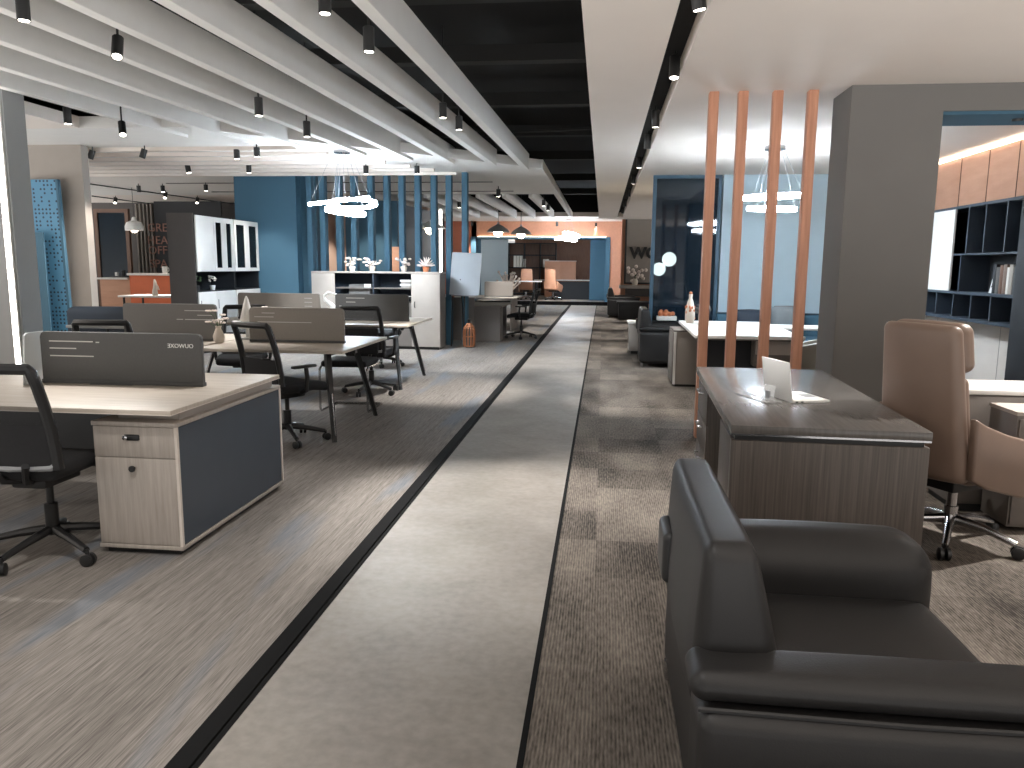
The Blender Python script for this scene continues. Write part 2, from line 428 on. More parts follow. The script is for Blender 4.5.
# white baffles hung below the open black ceiling
ORD = ['first', 'second', 'third', 'fourth', 'fifth', 'sixth', 'seventh', 'eighth', 'ninth', 'tenth', 'eleventh', 'twelfth', 'thirteenth', 'fourteenth']
BAF = [(-1.56, 4.85, -1.37, 13.32), (-2.16, 4.79, -1.84, 12.77), (-2.77, 4.74, -2.48, 12.5), (-3.38, 4.68, -3.05, 12.1),
       (-3.9, 4.88, -3.61, 11.51), (-4.47, 5.57, -4.23, 10.97), (-5.05, 6.27, -4.83, 10.38), (-5.6, 6.93, -5.42, 9.75)]
def baffle(xa, ya, xb, yb, y0, z0, h, w):
    xs = xa + (xb - xa) * (y0 - ya) / (yb - ya)
    mb = MB(); mb.prism([(xs, y0), (xs + w, y0), (xb + w, yb), (xb, yb)], z0, z0 + h, 'z', r=0.004, seg=1)
    return mb
for i, b in enumerate(BAF):
    o = mk('ceiling_baffle', baffle(*b, -2.5, 3.03, 0.26, 0.10), 'baffle_paint', smooth=False)
    tag(o, ('pale' if i else 'blue-tinged pale') + ' ceiling baffle, %s in the near set counting from the open black strip' % ORD[i], 'ceiling baffle', 'long ceiling baffles over the desks')
for i in range(7):
    x = -1.75 - 0.62 * i
    o = mk('ceiling_baffle', baffle(x, 18.2, x - 0.0, 26.3, 18.3, 3.0, 0.26, 0.09), 'baffle_paint', smooth=False)
    tag(o, 'pale ceiling baffle in the far bay, %s counting from the open black strip' % ORD[i], 'ceiling baffle', 'ceiling baffles in the far bay')
for i in range(7):
    y = 10.75 + i * 0.52
    o = mk('ceiling_batten', MB().box(-14, -4.3 + 0.28 * i, y, y + 0.07, ZL - 0.05, ZL + 0.01), 'ceiling_paint', smooth=False)
    tag(o, 'thin crosswise ceiling batten, %s beyond the ends of the long baffles' % ORD[i], 'ceiling batten', 'crosswise battens on the low ceiling')
for i, y in enumerate((15.5, 17.4)):
    o = mk('ceiling_track', MB().box(-9, -2.2 + 0.2 * i, y, y + 0.035, ZL - 0.012, ZL + 0.01), 'black_metal', smooth=False)
    tag(o, ('first' if i == 0 else 'second') + ' slim black crosswise ceiling track beyond the blue slats', 'lamp track', 'crosswise ceiling tracks')
for i, (a, b) in enumerate((((83, 183), (235, 204)), ((92, 196), (206, 211)))):
    p, q = atz(*a, ZL - 0.03), atz(*b, ZL - 0.03)
    o = mk('ceiling_track', MB().tube([p, q], 0.014, 6), 'black_metal')
    tag(o, ('upper' if i == 0 else 'lower') + ' slanting black lamp track on the pale ceiling by the lettered wall', 'lamp track', 'slanting ceiling tracks')

# ---------------------------------------------------------------- setting: walls
sb('wall_left', 'dark_wall', (-16, -9.3, 20.5, 20.7, 0, ZL), (-9.35, -9.25, 20.5, 22.3, 0, ZL))
sb('wall_side', 'taupe_paint', (-10.5, -7.30, 10.45, 10.60, 0, ZL))
sb('column_left', 'column_paint', (-6.9, -5.68, 7.05, 7.33, 0, 3.8))
sb('wall_far_left', 'pink_wall', (-9.3, -5.0, 22.2, 22.4, 0, ZL))
sb('column_blue', 'blue_paint', (-6.8, -5.62, 14.0, 14.6, 0, ZL), (-5.62, -5.32, 14.22, 14.6, 0, ZL))
sb('partition_blue', 'blue_paint', (-6.0, -4.75, 17.9, 18.1, 0, 2.9))
struct('partition_navy', MB().prism([(-4.75, 17.9), (-4.4, 21.6), (-4.6, 21.7), (-4.95, 18.0)], 0, 2.84, 'z'), 'navy_paint')
sb('wall_orange', 'brick_wall', (-7.0, -4.75, 29.3, 29.5, 0, ZL))
sb('wall_header', 'orange_wall', (-4.95, 1.5, 29.3, 29.5, 2.5, ZL), (0.25, 1.2, 29.25, 29.45, 0.0, ZL))
sb('trim_portal', 'blue_paint', (-4.95, -4.75, 29.2, 30.4, 0.13, 2.5), (0.08, 0.25, 29.2, 30.4, 0.13, 2.5), (-4.95, 0.25, 29.3, 30.6, 2.44, 2.5), (-0.50, 0.08, 30.4, 30.6, 0.13, 2.5))
sb('trim_cove', 'led_warm', (-4.7, 0.1, 29.22, 29.28, 2.50, 2.52))
sb('wall_back', 'walnut', (-4.0, 0.4, 35.6, 35.8, 0.13, 2.62))
sb('wall_back_blue', 'pale_blue_paint', (-5.6, -4.02, 33.0, 33.2, 0.13, 2.62))
# grey wall with the portal beside the desk
sb('wall_grey', 'grey_paint', (1.87, 2.55, 6.5, 7.0, 0, ZR), (2.55, 5.2, 6.5, 7.0, 2.64, ZR))
sb('trim_lintel', 'blue_paint', (2.55, 5.2, 6.52, 7.02, 2.615, 2.645))
sb('wall_right', 'panel_wood', (4.31, 4.5, 7.0, 14, 0, ZR))
sb('wall_light_block', 'dark_wall', (6.9, 7.0, -3, 7.0, 0, ZR))  # unseen wall, added to keep world light off the baffle sides
sb('trim_light', 'led_warm', (4.27, 4.31, 7.2, 13, ZR - 0.05, ZR - 0.02))
for _k, _yy in enumerate((8.3, 8.95, 9.6, 10.3)): sb('trim_seam', 'walnut', (4.304, 4.312, _yy, _yy + 0.008, 2.17, ZR - .06))
sb('wall_blue', 'pale_blue_paint', (1.80, 4.31, 12.45, 12.65, 0, ZR))
sb('wall_glass_back', 'navy_paint', (1.2, 3.5, 16.8, 17, 0, ZR), (1.75, 1.95, 12.65, 17, 0, ZR))
sb('wall_picture', 'orange_wall', (0.55, 3.4, 24.42, 24.6, 0, ZL))

# perforated board and plain board standing by the side wall
t = thing('perforated_board', 'tall blue perforated board standing against the grey side wall', 'display board', (-7.85, 10.36, 0))
mk('panel', MB().box(-0.26, 0.26, -0.02, 0.02, 0.02, 2.58, M=Rm(math.radians(1.5), 'X')), 'perforated_blue', t, False)
mk('edge_band', MB().box(0.262, 0.30, -0.03, 0.03, 0.02, 2.58, r=0.004, M=Rm(math.radians(1.5), 'X')), 'blue_paint', t, False)
t = thing('leaning_board', 'shorter plain blue panel leaning in front of the perforated board', 'display board', (-7.86, 10.15, 0))
mk('panel', MB().box(-0.30, 0.12, -0.015, 0.015, 0.02, 1.85, r=0.004), 'blue_paint', t, False)
mk('foot', MB().box(-0.25, -0.15, -0.12, 0.12, 0, 0.03, r=0.004), 'black_metal', t, False)
mk('foot', MB().box(0.0, 0.1, -0.12, 0.12, 0, 0.03, r=0.004), 'black_metal', t, False)

# light strip on the column
t = thing('column_light', 'bright upright light strip set into the pale grey column', 'light strip', (-5.74, 7.04, 0.05))
mk('channel', MB().box(-0.035, 0.035, -0.012, 0.008, 0, 3.2), 'white', t, False)
mk('diffuser', MB().box(-0.022, 0.022, -0.02, -0.012, 0.01, 3.19), 'led_strip', t, False)

# ---------------------------------------------------------------- posts and slats
for i, x in enumerate((0.815, 1.045, 1.315, 1.585)):
    mb = MB().box(x, x + 0.075, 6.63, 6.72, 0, ZR, r=0.006)
    tag(mk('wood_post', mb, 'post_wood'), 'warm wooden post from floor to ceiling, %s counting from the aisle' % ORD[i], 'post', 'wooden posts behind the dark desk')
for i, px in enumerate((310, 323, 339, 354, 371, 387, 402, 418, 434, 449, 465)):
    p = aty(px, 200, 14.0)
    mb = MB().box(p.x - 0.05, p.x + 0.05, 13.93, 14.1, 0, ZL, r=0.004)
    tag(mk('blue_slat', mb, 'blue_paint'), 'blue upright slat of the screen, %s counting from the blue column' % ORD[i], 'slat', 'blue slats of the open screen')

# ---------------------------------------------------------------- spot lamps
def spot(bottom, target, power, group, label, length=0.15, r=0.04, col=(1, 0.93, 0.85), size=48, ceil=None, blend=0.8, light=True, tilt=True):
    b = Vector(bottom); d = (b - Vector(target)).normalized()
    if not tilt: d = Vector((0, 0, 1))
    d = (d + Vector((0, 0, 0.6 if tilt else 0))).normalized()
    t = thing('spot_lamp', label, 'spot lamp', b, 0, group)
    M = align((0, 0, 0), d)
    mk('housing', MB().lathe([(r * .80, 0.004), (r, 0.0), (r, length * .98), (r * .9, length)], 16, M), 'black_metal', t)
    mk('lens', MB().lathe([(r * .78, 0.0), (r * .78, 0.006)], 16, M), 'lens', t)
    top = d * length
    zc = (ceil if ceil else b.z + length + 0.1) - b.z
    if zc > top.z + 0.01:
        mk('stem', MB().tube([top * .92, (top.x, top.y, top.z + (zc - top.z) * .5), (top.x, top.y, zc)], 0.009, 8), 'black_metal', t)
    if light:
        L = bpy.data.lights.new('spot_light', 'SPOT'); L.energy = power * (1.9 if target[1] > 6 else 1.3); L.color = col; L.spot_size = math.radians(size); L.spot_blend = blend; L.shadow_soft_size = 0.04
        lo = bpy.data.objects.new('spot_light', L); COL.objects.link(lo); lo.parent = t
        lo.matrix_local = align((0, 0, 0), Vector(target) - b) @ Rm(PI, 'X')
        lo.location = (Vector(target) - b).normalized() * 0.02
    return t
COOL = (0.93, 0.97, 1.0); WARM = (1, 0.91, 0.82); NEU = (1, 0.965, 0.925)
# lamps between the long baffles: (pixel of the mouth, mouth height, floor target, watts, colour, whereabouts)
g = 'spot lamps among the long baffles'
for px, py, z, tg, w, c, lab in [
    (24, 21, 2.95, (-3.2, 4.0, 0.75), 120, NEU, 'large upright black spot lamp over the desk beside the light-strip column'),
    (117, 57, 2.9, (-2.6, 3.3, 0.4), 40, NEU, 'tilted black spot lamp hung from the fourth long baffle'),
    (259, 116, 2.85, (-3.2, 7.0, 0.7), 70, NEU, 'black spot lamp over the second desk row, hung under the fourth baffle'),
    (307, 137, 2.85, (-3.4, 9.4, 0.7), 70, COOL, 'small black spot lamp over the third desk row'),
    (325, 14, 3.0, (-1.9, 4.4, 0), 60, NEU, 'black spot lamp between the second and third baffles, over the near end of the aisle'),
    (369, 52, 2.95, (-0.6, 4.4, 0), 320, NEU, 'black spot lamp hung beside the first long baffle, lens glowing'),
    (443, 118, 2.95, (-1.8, 8.8, 0), 180, NEU, 'upper of two black spot lamps at the end of the first baffle'),
    (459, 130, 2.95, (-1.7, 11.8, 0), 190, NEU, 'lower of two black spot lamps at the end of the first baffle'),
    (68, 124, 2.9, (-7.4, 10.2, 1.0), 70, WARM, 'black spot lamp in the dark gap beside the column, over the perforated board'),
    (123, 135, 2.85, (-4.0, 6.6, 0.7), 50, NEU, 'slanting black spot lamp below the last long baffle')]:
    spot(atz(px, py, z), tg, w, g, lab, col=c, ceil=3.86, tilt=px in (117, 123), length=0.17 if px < 400 else 0.15) 
g = 'spot lamps under the battens'
for px, py, tg, w, c, lab in [
    (90, 159, (-8.3, 10.4, 1.2), 70, WARM, 'tilted black spot lamp on the battens beside the grey side wall'),
    (142, 158, (-7.6, 10.4, 1.0), 60, WARM, 'tilted black spot lamp with a glowing mouth on the battens'),
    (237, 159, (-5.5, 11, 0), 60, NEU, 'taller of two upright spot lamps over the white wall cabinets'),
    (257, 157, (-4.8, 11.5, 0), 60, COOL, 'shorter of two upright spot lamps over the white wall cabinets'),
    (189, 173, (-6.0, 12.2, 0.6), 40, NEU, 'black spot lamp aimed at the white wall cabinets'),
    (249, 173, (-6.2, 13.9, 1.2), 60, NEU, 'small spot lamp at the top of the blue column'),
    (366, 174, (-4.2, 12.9, 1.0), 70, NEU, 'small round spot lamp above the slats beside the ring lamp'),
    (417, 174, (-3.2, 12.6, 0.6), 70, NEU, 'small round spot lamp above the slats over the grey cabinet'),
    (163, 192, (-9.0, 15.5, 0.7), 60, WARM, 'second black spot lamp behind the battens, upright'),
    (139, 192, (-9.8, 16, 0.7), 70, WARM, 'first black spot lamp behind the battens, tilted'),
    (206, 191, (-7.6, 15.5, 0.7), 60, WARM, 'third black spot lamp behind the battens, beside the blue column')]:
    p = atz(px, py, ZL - 0.17); spot(p, tg, w, g, lab, length=0.13, r=0.042, col=c, ceil=ZL, tilt=px < 200)
g = 'spot lamps on the slanting tracks'
for px, py, lab in [(165, 198, 'black spot lamp on the upper slanting track, first along it'), (197, 203, 'black spot lamp on the upper slanting track, second along it'),
                    (115, 203, 'black spot lamp on the lower slanting track above the dark doorway'), (160, 208, 'black spot lamp on the lower slanting track above the lettering')]:
    p = atz(px, py, ZL - 0.18); spot(p, (p.x + .3, p.y - 1.6, 0.8), 60, g, lab, length=0.14, r=0.045, col=WARM, ceil=ZL, tilt=True)
# recessed right-hand slot
g = 'spot lamps in the dark ceiling slot'
for i, (y, tg, w) in enumerate([(4.4, (1.05, 4.7, 0.75), 90), (5.9, (0.35, 5.2, 0), 120), (7.9, (0.6, 8.4, 0), 110), (9.3, (0.3, 10.2, 0), 90),
                                (11.4, (-0.5, 12, 0), 100), (13.6, (0.2, 14, 0), 100), (16, (0.2, 16.5, 0), 100), (18.6, (0.2, 19, 0), 100), (21, (0.2, 21.6, 0), 90)]):
    spot((0.47, y, ZR - (0.06 if i < 4 else 0.02)), tg, w, g, 'black spot lamp in the dark ceiling slot, %s along it from the near end' % ORD[i], length=0.16, r=0.038, col=NEU, ceil=ZR + 0.13, tilt=i != 4)
g = 'spot lamps at the far end'
for i, (px, py) in enumerate([(472, 226), (505, 227), (557, 226), (577, 227), (596, 227)]):
    p = atz(px, py, ZL - 0.2); spot(p, (p.x, 29.2, 1.6), 90, g, 'small black spot lamp before the orange header, %s from the blue slats' % ORD[i], length=0.15, r=0.045, col=WARM, ceil=ZL)
g = 'spot lamps in the far bay'
for i, (x, y) in enumerate([(-1.45, 19.0), (-1.45, 20.5), (-2.2, 16.4), (-3.6, 19.5)]):
    spot((x, y, 2.86), (x + 0.5, y + 1.0, 0), 130, g, 'small black spot lamp in the far bay, %s along it' % ORD[i], length=0.15, r=0.045, col=NEU, ceil=3.1, tilt=False)
# lamps that continue behind the viewer and inside the right-hand room
g = 'spot lamps behind the slats'
for (x, y, z) , tg, lab in [((-6.9, 20.6, 2.85), (-6.9, 22.2, 1.3), 'black spot lamp behind the slats facing the pinkish wall, beside the navy wall'), ((-8.2, 20.6, 2.85), (-8.3, 22.2, 1.3), 'black spot lamp behind the slats facing the lit niche'),
                            ((-4.9, 16.2, 2.85), (-5.3, 17.9, 1.2), 'black spot lamp behind the slats facing the blue partition')]:
    spot((x, y, z), tg, 70, g, lab, col=WARM, ceil=ZL)
g = 'spot lamps over the near floor'
for (p, tg, w, lab) in [((-1.75, 2.2, 2.95), (-2.3, 2.2, 0), 70, 'black spot lamp over the near carpet'), ((-0.6, 1.2, 2.95), (-0.7, 1.9, 0), 50, 'black spot lamp over the near aisle'),
                        ((3.3, 4.6, 2.7), (2.45, 4.0, 0), 260, 'black spot lamp over the carpet beside the brown chair'), ((3.2, 6.74, 2.6), (3.4, 7.4, 0), 20, 'small downlight under the blue lintel of the grey wall'),
                        ((2.6, 9.0, 2.7), (4.2, 9.0, 0.6), 10, 'black spot lamp facing the blue shelves')]:
    spot(p, tg, w, g, lab, col=NEU, ceil=p[2] + 0.14, length=0.1, size=75)

# ---------------------------------------------------------------- task chair
def make_task_chair(label, loc, rz, arms=True):
    t = thing('task_chair', label, 'office chair', loc, rz, 'black mesh task chairs')
    for k in range(5):
        a = 2 * PI * k / 5 + 0.80
        c, s = math.cos(a), math.sin(a)
        lg = mk('base_leg', MB().tube([(0.03 * c, 0.03 * s, 0.125), (0.16 * c, 0.16 * s, 0.105), (0.30 * c, 0.30 * s, 0.075)], [0.024, 0.02, 0.016], 8), 'black_plastic', t)
        M = T(0.31 * c, 0.31 * s, 0.03) @ Rm(a + 0.5, 'Z') @ Rm(PI / 2, 'X')
        cb = MB()
        for o in (-0.016, 0.016): cb.lathe([(0.022, -0.011 + o), (0.03, -0.008 + o), (0.03, 0.008 + o), (0.022, 0.011 + o)], 14, M)
        cb.tube([(0.31 * c, 0.31 * s, 0.035), (0.30 * c, 0.30 * s, 0.08)], 0.01, 8)
        mk('caster', cb, 'black_plastic', lg)
    mk('gas_column', MB().lathe([(0.032, 0.10), (0.032, 0.26), (0.018, 0.262), (0.018, 0.40)], 14), 'black_metal', t)
    mk('mechanism', MB().box(-0.09, 0.09, -0.14, 0.12, 0.37, 0.43, r=0.012), 'black_plastic', t)
    def sag(p): return (p.x, p.y, p.z - 0.05 * max(0, (p.y - 0.1) / 0.15) ** 2 * 0.6 + 0.012 * (p.x / 0.24) ** 2)
    mk('seat', MB().soft(-(0.235 if arms else 0.195), 0.235 if arms else 0.195, -0.21, 0.25, 0.425, 0.50, 0.03, (0, 0, 0.01), 6, sag), 'black_fabric', t)
    def bk(x, z, off=0.0): return (x * (1 - 0.10 * (z - 0.48) / 0.5), -0.255 - 0.10 * ((z - 0.48) / 0.5) + 0.05 * (1 - ((z - 0.72) / 0.25) ** 2) * 0.5 + 0.03 * (x / 0.23) ** 2 + off, z)
    w = 0.232; pts = []
    for z in (0.50, 0.6, 0.7, 0.8, 0.9, 0.965): pts.append(bk(-w, z))
    pts.append(bk(-w * .965, 0.978))
    for x in (-0.12, 0, 0.12): pts.append(bk(x, 0.98))
    pts.append(bk(w * .965, 0.978))
    for z in (0.965, 0.9, 0.8, 0.7, 0.6, 0.50): pts.append(bk(w, z))
    mk('back_frame', MB().tube(pts, 0.025, 8), 'black_plastic', t)
    mm = MB(); V = []; F = []
    nx, nz = 8, 8
    for j in range(nz + 1):
        for i in range(nx + 1): V.append(bk(-w + 2 * w * i / nx, 0.50 + 0.47 * j / nz))
    for j in range(nz):
        for i in range(nx): F.append((j * (nx + 1) + i, j * (nx + 1) + i + 1, (j + 1) * (nx + 1) + i + 1, (j + 1) * (nx + 1) + i))
    mm.add(V, F); mk('back_mesh', mm, 'mesh_fabric', t)
    lb = MB(); V = [bk(-w + 2 * w * i / nx, 0.50 + 0.21 * j / nz, -0.006) for j in range(nz + 1) for i in range(nx + 1)]
    mk('lower_mesh', lb.add(V, F), 'black_fabric', t)
    mk('lumbar_bar', MB().tube([bk(-w, 0.53), bk(-0.2, 0.505), bk(0, 0.50), bk(0.2, 0.505), bk(w, 0.53)], 0.016, 8), 'grey_plastic', t)
    mk('back_support', MB().tube([bk(-0.1, 0.52, -0.02), (-0.06, -0.22, 0.43), (0, -0.10, 0.40), (0.06, -0.22, 0.43), bk(0.1, 0.52, -0.02)], 0.018, 8), 'black_plastic', t)
    if arms:
        for sgn in (-1, 1):
            mb = MB().tube([(sgn * 0.21, -0.02, 0.42), (sgn * 0.27, -0.02, 0.45), (sgn * 0.285, -0.02, 0.56), (sgn * 0.285, -0.03, 0.64)], 0.018, 8)
            ar = mk('armrest', mb, 'black_plastic', t)
            mk('arm_pad', MB().box(sgn * 0.285 - 0.03, sgn * 0.285 + 0.03, -0.16, 0.06, 0.635, 0.66, r=0.012), 'black_plastic', ar)
    return t
chair0 = make_task_chair('black mesh task chair at the near desk with the side cabinet', (-2.71, 3.45, 0), 0.0, arms=False)
chair1 = make_task_chair('black mesh task chair turned outward at the second desk row', (-2.55, 6.02, 0), -0.5)
copy_tree(chair1, (-2.58, 8.48, 0), -0.05, 'black mesh task chair pushed in at the third desk row')
copy_tree(chair1, (-3.95, 6.02, 0), 0.1, 'black mesh task chair behind the near dark desk screen, only its top showing')
copy_tree(chair1, (-3.75, 7.75, 0), PI + 0.3, 'black mesh task chair beyond the second desk row, beside the white vases')
copy_tree(chair1, (-3.15, 10.85, 0), PI - 0.2, 'black mesh task chair behind the third desk row')
copy_tree(chair1, (-1.60, 15.5, 0), 1.45, 'black mesh task chair at the far grey desk beside the aisle')

def make_cantilever(label, loc, rz):
    t = thing('cantilever_chair', label, 'visitor chair', loc, rz)
    fr = MB()
    for s in (-1, 1):
        fr.tube([(s * .24, -.2, .45), (s * .24, .18, .45), (s * .24, .22, .42), (s * .24, .22, .04), (s * .24, .19, .012), (s * .24, -.25, .012)], 0.012, 8)
    fr.tube([(-.24, -.25, .012), (.24, -.25, .012)], 0.012, 8)
    mk('frame', fr, 'chrome', t)
    mk('seat', MB().soft(-.23, .23, -.23, .22, .45, .51, .025, (0, 0, .01)), 'black_fabric', t)
    mk('backrest', MB().soft(-.22, .22, -.27, -.23, .53, .80, .018, (0, 0, 0)), 'black_fabric', t)
    return t
make_cantilever('black visitor chair on a bent steel tube frame behind the second desk row', (-2.50, 7.50, 0), PI)

# ---------------------------------------------------------------- workstations
def divider(label, x0, x1, y, z0, h, m, slits=(), text=None):
    t = thing('desk_screen', label, 'desk screen', ((x0 + x1) / 2, y, z0), 0, 'fabric desk screens')
    w = (x1 - x0) / 2
    poly = [(-w, 0), (w, 0), (w, h - .03), (w - .01, h - .008), (w - .03, h), (-w + .03, h), (-w + .01, h - .008), (-w, h - .03)]
    mk('panel', MB().prism(poly, -0.014, 0.014, 'y', r=0.003, seg=1), m, t)
    mk('base_rail', MB().box(-w - .002, w + .002, -0.022, 0.022, 0.0, 0.022, r=0.003), 'screen_dark', t)
    for (a, l, d) in slits:
        mk('slit', MB().box(-w + a, -w + a + l, -0.0165, -0.0135, h - d - .003, h - d + .003), 'slit', t)
    if text:
        o = mk('lettering', text_mb(text, 0.034, 0.001, mirror=True), 'white_gloss', t)
        o.location = (w - 0.125, -0.0155, h - 0.08)
    return t
def leg_desk(label, x0, x1, y0, y1, legs=(True, True)):
    t = thing('workstation_desk', label, 'desk', (x1, y0, 0), 0, 'pale wood workstation desks')
    mk('desktop', MB().box(x0 - x1, 0, 0, y1 - y0, 0.725, 0.75, r=0.003), 'pale_wood', t)
    mk('cross_beam', MB().box(x0 - x1 + .1, -.1, (y1 - y0) / 2 - .03, (y1 - y0) / 2 + .03, 0.66, 0.72), 'black_metal', t)
    D = y1 - y0
    for i, on in enumerate(legs):
        if not on: continue
        xx, xt = (-0.07, -0.2) if i else (x0 - x1 + 0.07, x0 - x1 + 0.2)
        for yy, yt in ((-0.04, 0.2), (D - .2, D - .42)):
            lg = mk('leg', MB().tube([(xx, yy, 0.0), (xt, yt, 0.725)], [0.021, 0.033], 4), 'black_metal', t, ang=30)
            e = 0.004 * 1
            mk('chrome_edge', MB().tube([(xx + .016, yy - .016, 0.06), (xx * .55 + xt * .45 + .018, yy * .55 + yt * .45 - .02, 0.39)], 0.006, 6), 'chrome', lg)
        mk('leg_bridge', MB().box(xt - .03, xt + .03, .2, D - .42, 0.685, 0.725), 'black_metal', t)
    return t
# near desk with the side cabinet
t = thing('workstation_desk', 'pale wood desk top in front resting on the side cabinet with blue-grey end panel', 'desk', (-2.03, 3.42, 0), 0, 'pale wood workstation desks')
mk('desktop', MB().box(-2.35, 0, 0, 1.27, 0.725, 0.75, r=0.003), 'pale_wood', t)
mk('edge_band', MB().box(-2.35, 0.0015, -0.0015, 1.2715, 0.7255, 0.7300), 'warm_white', t)
mk('cross_beam', MB().box(-2.3, -0.44, 0.62, 0.70, 0.62, 0.722), 'black_metal', t)
mk('modesty_panel', MB().box(-2.3, -0.5, 0.64, 0.66, 0.28, 0.62), 'black_plastic', t)
mk('riser', MB().box(-0.36, -0.04, 0.14, 1.24, 0.678, 0.726), 'cabinet_taupe', t)
mk('cable_slot', MB().box(-0.90, -0.64, 0.70, 0.725, 0.749, 0.752), 'screen_dark', t)
for y in (0.1, 1.2): mk('leg', MB().tube([(-2.2, y, 0), (-2.1, y + (0.2 if y < .5 else -.2), .725)], [0.021, 0.033], 4), 'black_metal', t)
t = thing('side_cabinet', 'low pale wood desk cabinet with lock and blue-grey end panel by the aisle', 'cabinet', (-2.04, 3.48, 0))
mk('carcass', MB().box(-0.44, -0.012, 0.012, 1.23, 0.03, 0.66, r=0.002), 'pale_wood_front', t)
mk('top_panel', MB().box(-0.445, 0, 0, 1.24, 0.655, 0.677, r=0.002), 'pale_wood_front', t)
mk('base_strip', MB().box(-0.445, 0, 0, 1.24, 0.03, 0.05, r=0.002), 'pale_wood_front', t)
mk('plinth', MB().box(-0.42, -0.03, 0.03, 1.2, 0, 0.03), 'black_plastic', t)
d = mk('drawer', MB().box(-0.437, -0.016, 0.002, 0.014, 0.50, 0.652, r=0.002), 'pale_wood_front', t)
lk = MB().box(-0.275, -0.195, -0.004, 0.004, 0.585, 0.615, r=0.006); mk('lock', lk, 'black_plastic', d)
mk('lock_knob', MB().lathe([(0.013, 0), (0.013, 0.008), (0.008, 0.01)], 14, T(-0.265, -0.004, 0.60) @ Rm(PI / 2, 'X')), 'chrome', d)
d = mk('door', MB().box(-0.437, -0.016, 0.002, 0.014, 0.054, 0.496, r=0.002), 'pale_wood_front', t)
mk('door_knob', MB().lathe([(0.009, 0), (0.009, 0.012), (0.016, 0.014), (0.016, 0.022)], 14, T(-0.235, 0.003, 0.445) @ Rm(PI / 2, 'X')), 'black_plastic', d)
mk('end_panel', MB().box(-0.012, -0.003, 0.022, 1.215, 0.055, 0.652), 'slate_panel', t, False)
for a in (0.0, 1.222): mk('edge_strip', MB().box(-0.014, 0, a, a + 0.018, 0.05, 0.656), 'warm_white', t, False)
divider('charcoal desk screen with mirrored white lettering on the near desk', -3.24, -2.25, 4.16, 0.75, 0.30, 'screen_dark', [(.06, .27, .055), (.35, .02, .058), (.06, .165, .096), (.06, .27, .14)], 'OUWOXE')
t = thing('side_screen', 'small frosted glass side screen beside the charcoal desk screen', 'desk screen', (-3.27, 4.16, 0.75))
mk('glass_panel', MB().prism([(-0.13, 0), (0.05, 0), (0.05, 0.295), (-0.08, 0.295), (-0.10, 0.28)], -0.006, 0.006, 'x'), 'frosted_glass', t, False)
mk('clamp', MB().box(-0.012, 0.012, -0.06, -0.02, 0, 0.03), 'grey_plastic', t)
# second and third rows
leg_desk('pale wood desk of the second row with splayed black legs at the aisle', -3.36, -2.08, 6.05, 7.38, (False, True))
leg_desk('pale wood desk of the second row, farther from the aisle and hidden by the screen', -4.66, -3.38, 6.05, 7.38, (True, False))
divider('taupe desk screen on the second row at the aisle', -3.15, -2.27, 6.68, 0.75, 0.31, 'screen_taupe', [(.12, .12, .05), (.05, .18, .085), (.08, .5, .13)])
divider('grey desk screen on the second row, farther from the aisle', -4.36, -3.46, 6.68, 0.75, 0.33, 'screen_grey', [(.60, .27, .06), (.72, .14, .10), (.60, .27, .14), (.52, .06, .14)])
leg_desk('pale wood desk of the third row with splayed black legs at the aisle', -3.5, -2.24, 8.78, 10.15, (False, True))
leg_desk('pale wood desk of the third row, farther from the aisle', -4.8, -3.52, 8.78, 10.15, (True, False))
divider('charcoal desk screen on the third row at the aisle', -3.32, -2.38, 9.45, 0.75, 0.33, 'screen_dark', [(.14, .24, .05), (.14, .12, .10), (.05, .43, .15)])
divider('taupe desk screen on the third row, farther from the aisle', -4.60, -3.52, 9.45, 0.75, 0.33, 'screen_taupe', [(.88, .1, .06), (.88, .1, .11), (.88, .1, .16)])

# small white ornaments on the desks
def vase(label, loc, kind):
    t = thing('flower_vase', label, 'vase', loc)
    mk('vase_body', MB().lathe([(0.03, 0), (0.045, 0.02), (0.05, 0.06), (0.035, 0.10), (0.022, 0.13), (0.028, 0.15)], 16), 'ceramic', t)
    fl = MB(); st = MB()
    for k in range(9):
        a = 2 * PI * k / 9 + random.random(); r = 0.03 + 0.07 * random.random(); z = 0.17 + 0.12 * random.random()
        st.tube([(0, 0, 0.12), (r * .4 * math.cos(a), r * .4 * math.sin(a), z * .8), (r * math.cos(a), r * math.sin(a), z)], 0.003, 5)
        for q in range(4):
            b = 2 * PI * q / 4
            fl.ball((r * math.cos(a) + .016 * math.cos(b), r * math.sin(a) + .016 * math.sin(b), z), 0.016, sq=(1, 1, .6), u=8, v=5)
    mk('stem', st, 'green', t); mk('blossom', fl, kind, t)
    return t
vase('small white vase of pale blossoms on the second row desk beside the grey screen end', (-3.36, 6.5, 0.75), 'petal')
vase('white vase of pale blossoms on the second row desk between the two screens', (-3.22, 7.1, 0.75), 'petal')
t = thing('table_lamp', 'white cone-shaped ornament lamp on the desk between the screens', 'table lamp', (-3.28, 6.9, 0.75))
mk('lamp_base', MB().lathe([(0.07, 0), (0.07, 0.012), (0.02, 0.02), (0.016, 0.10)], 16), 'white_gloss', t)
mk('lamp_shade', MB().lathe([(0.085, 0.10), (0.075, 0.14), (0.05, 0.24), (0.018, 0.37), (0.004, 0.40)], 20), 'white', t)
t = thing('bird_figurine', 'white long-necked bird figurine on the third row desk between the screens', 'figurine', (-3.44, 9.6, 0.75))
mk('figure', MB().tube([(-.16, 0, .02), (-.08, 0, .03), (0.02, 0, .07), (0.05, 0, .14), (0, 0, .19), (-.07, 0, .24), (-.08, 0, .30), (-.03, 0, .335), (.04, 0, .325), (.12, 0, .315)], [.01, .03, .05, .045, .03, .022, .018, .02, .01, .003], 10), 'white_gloss', t)
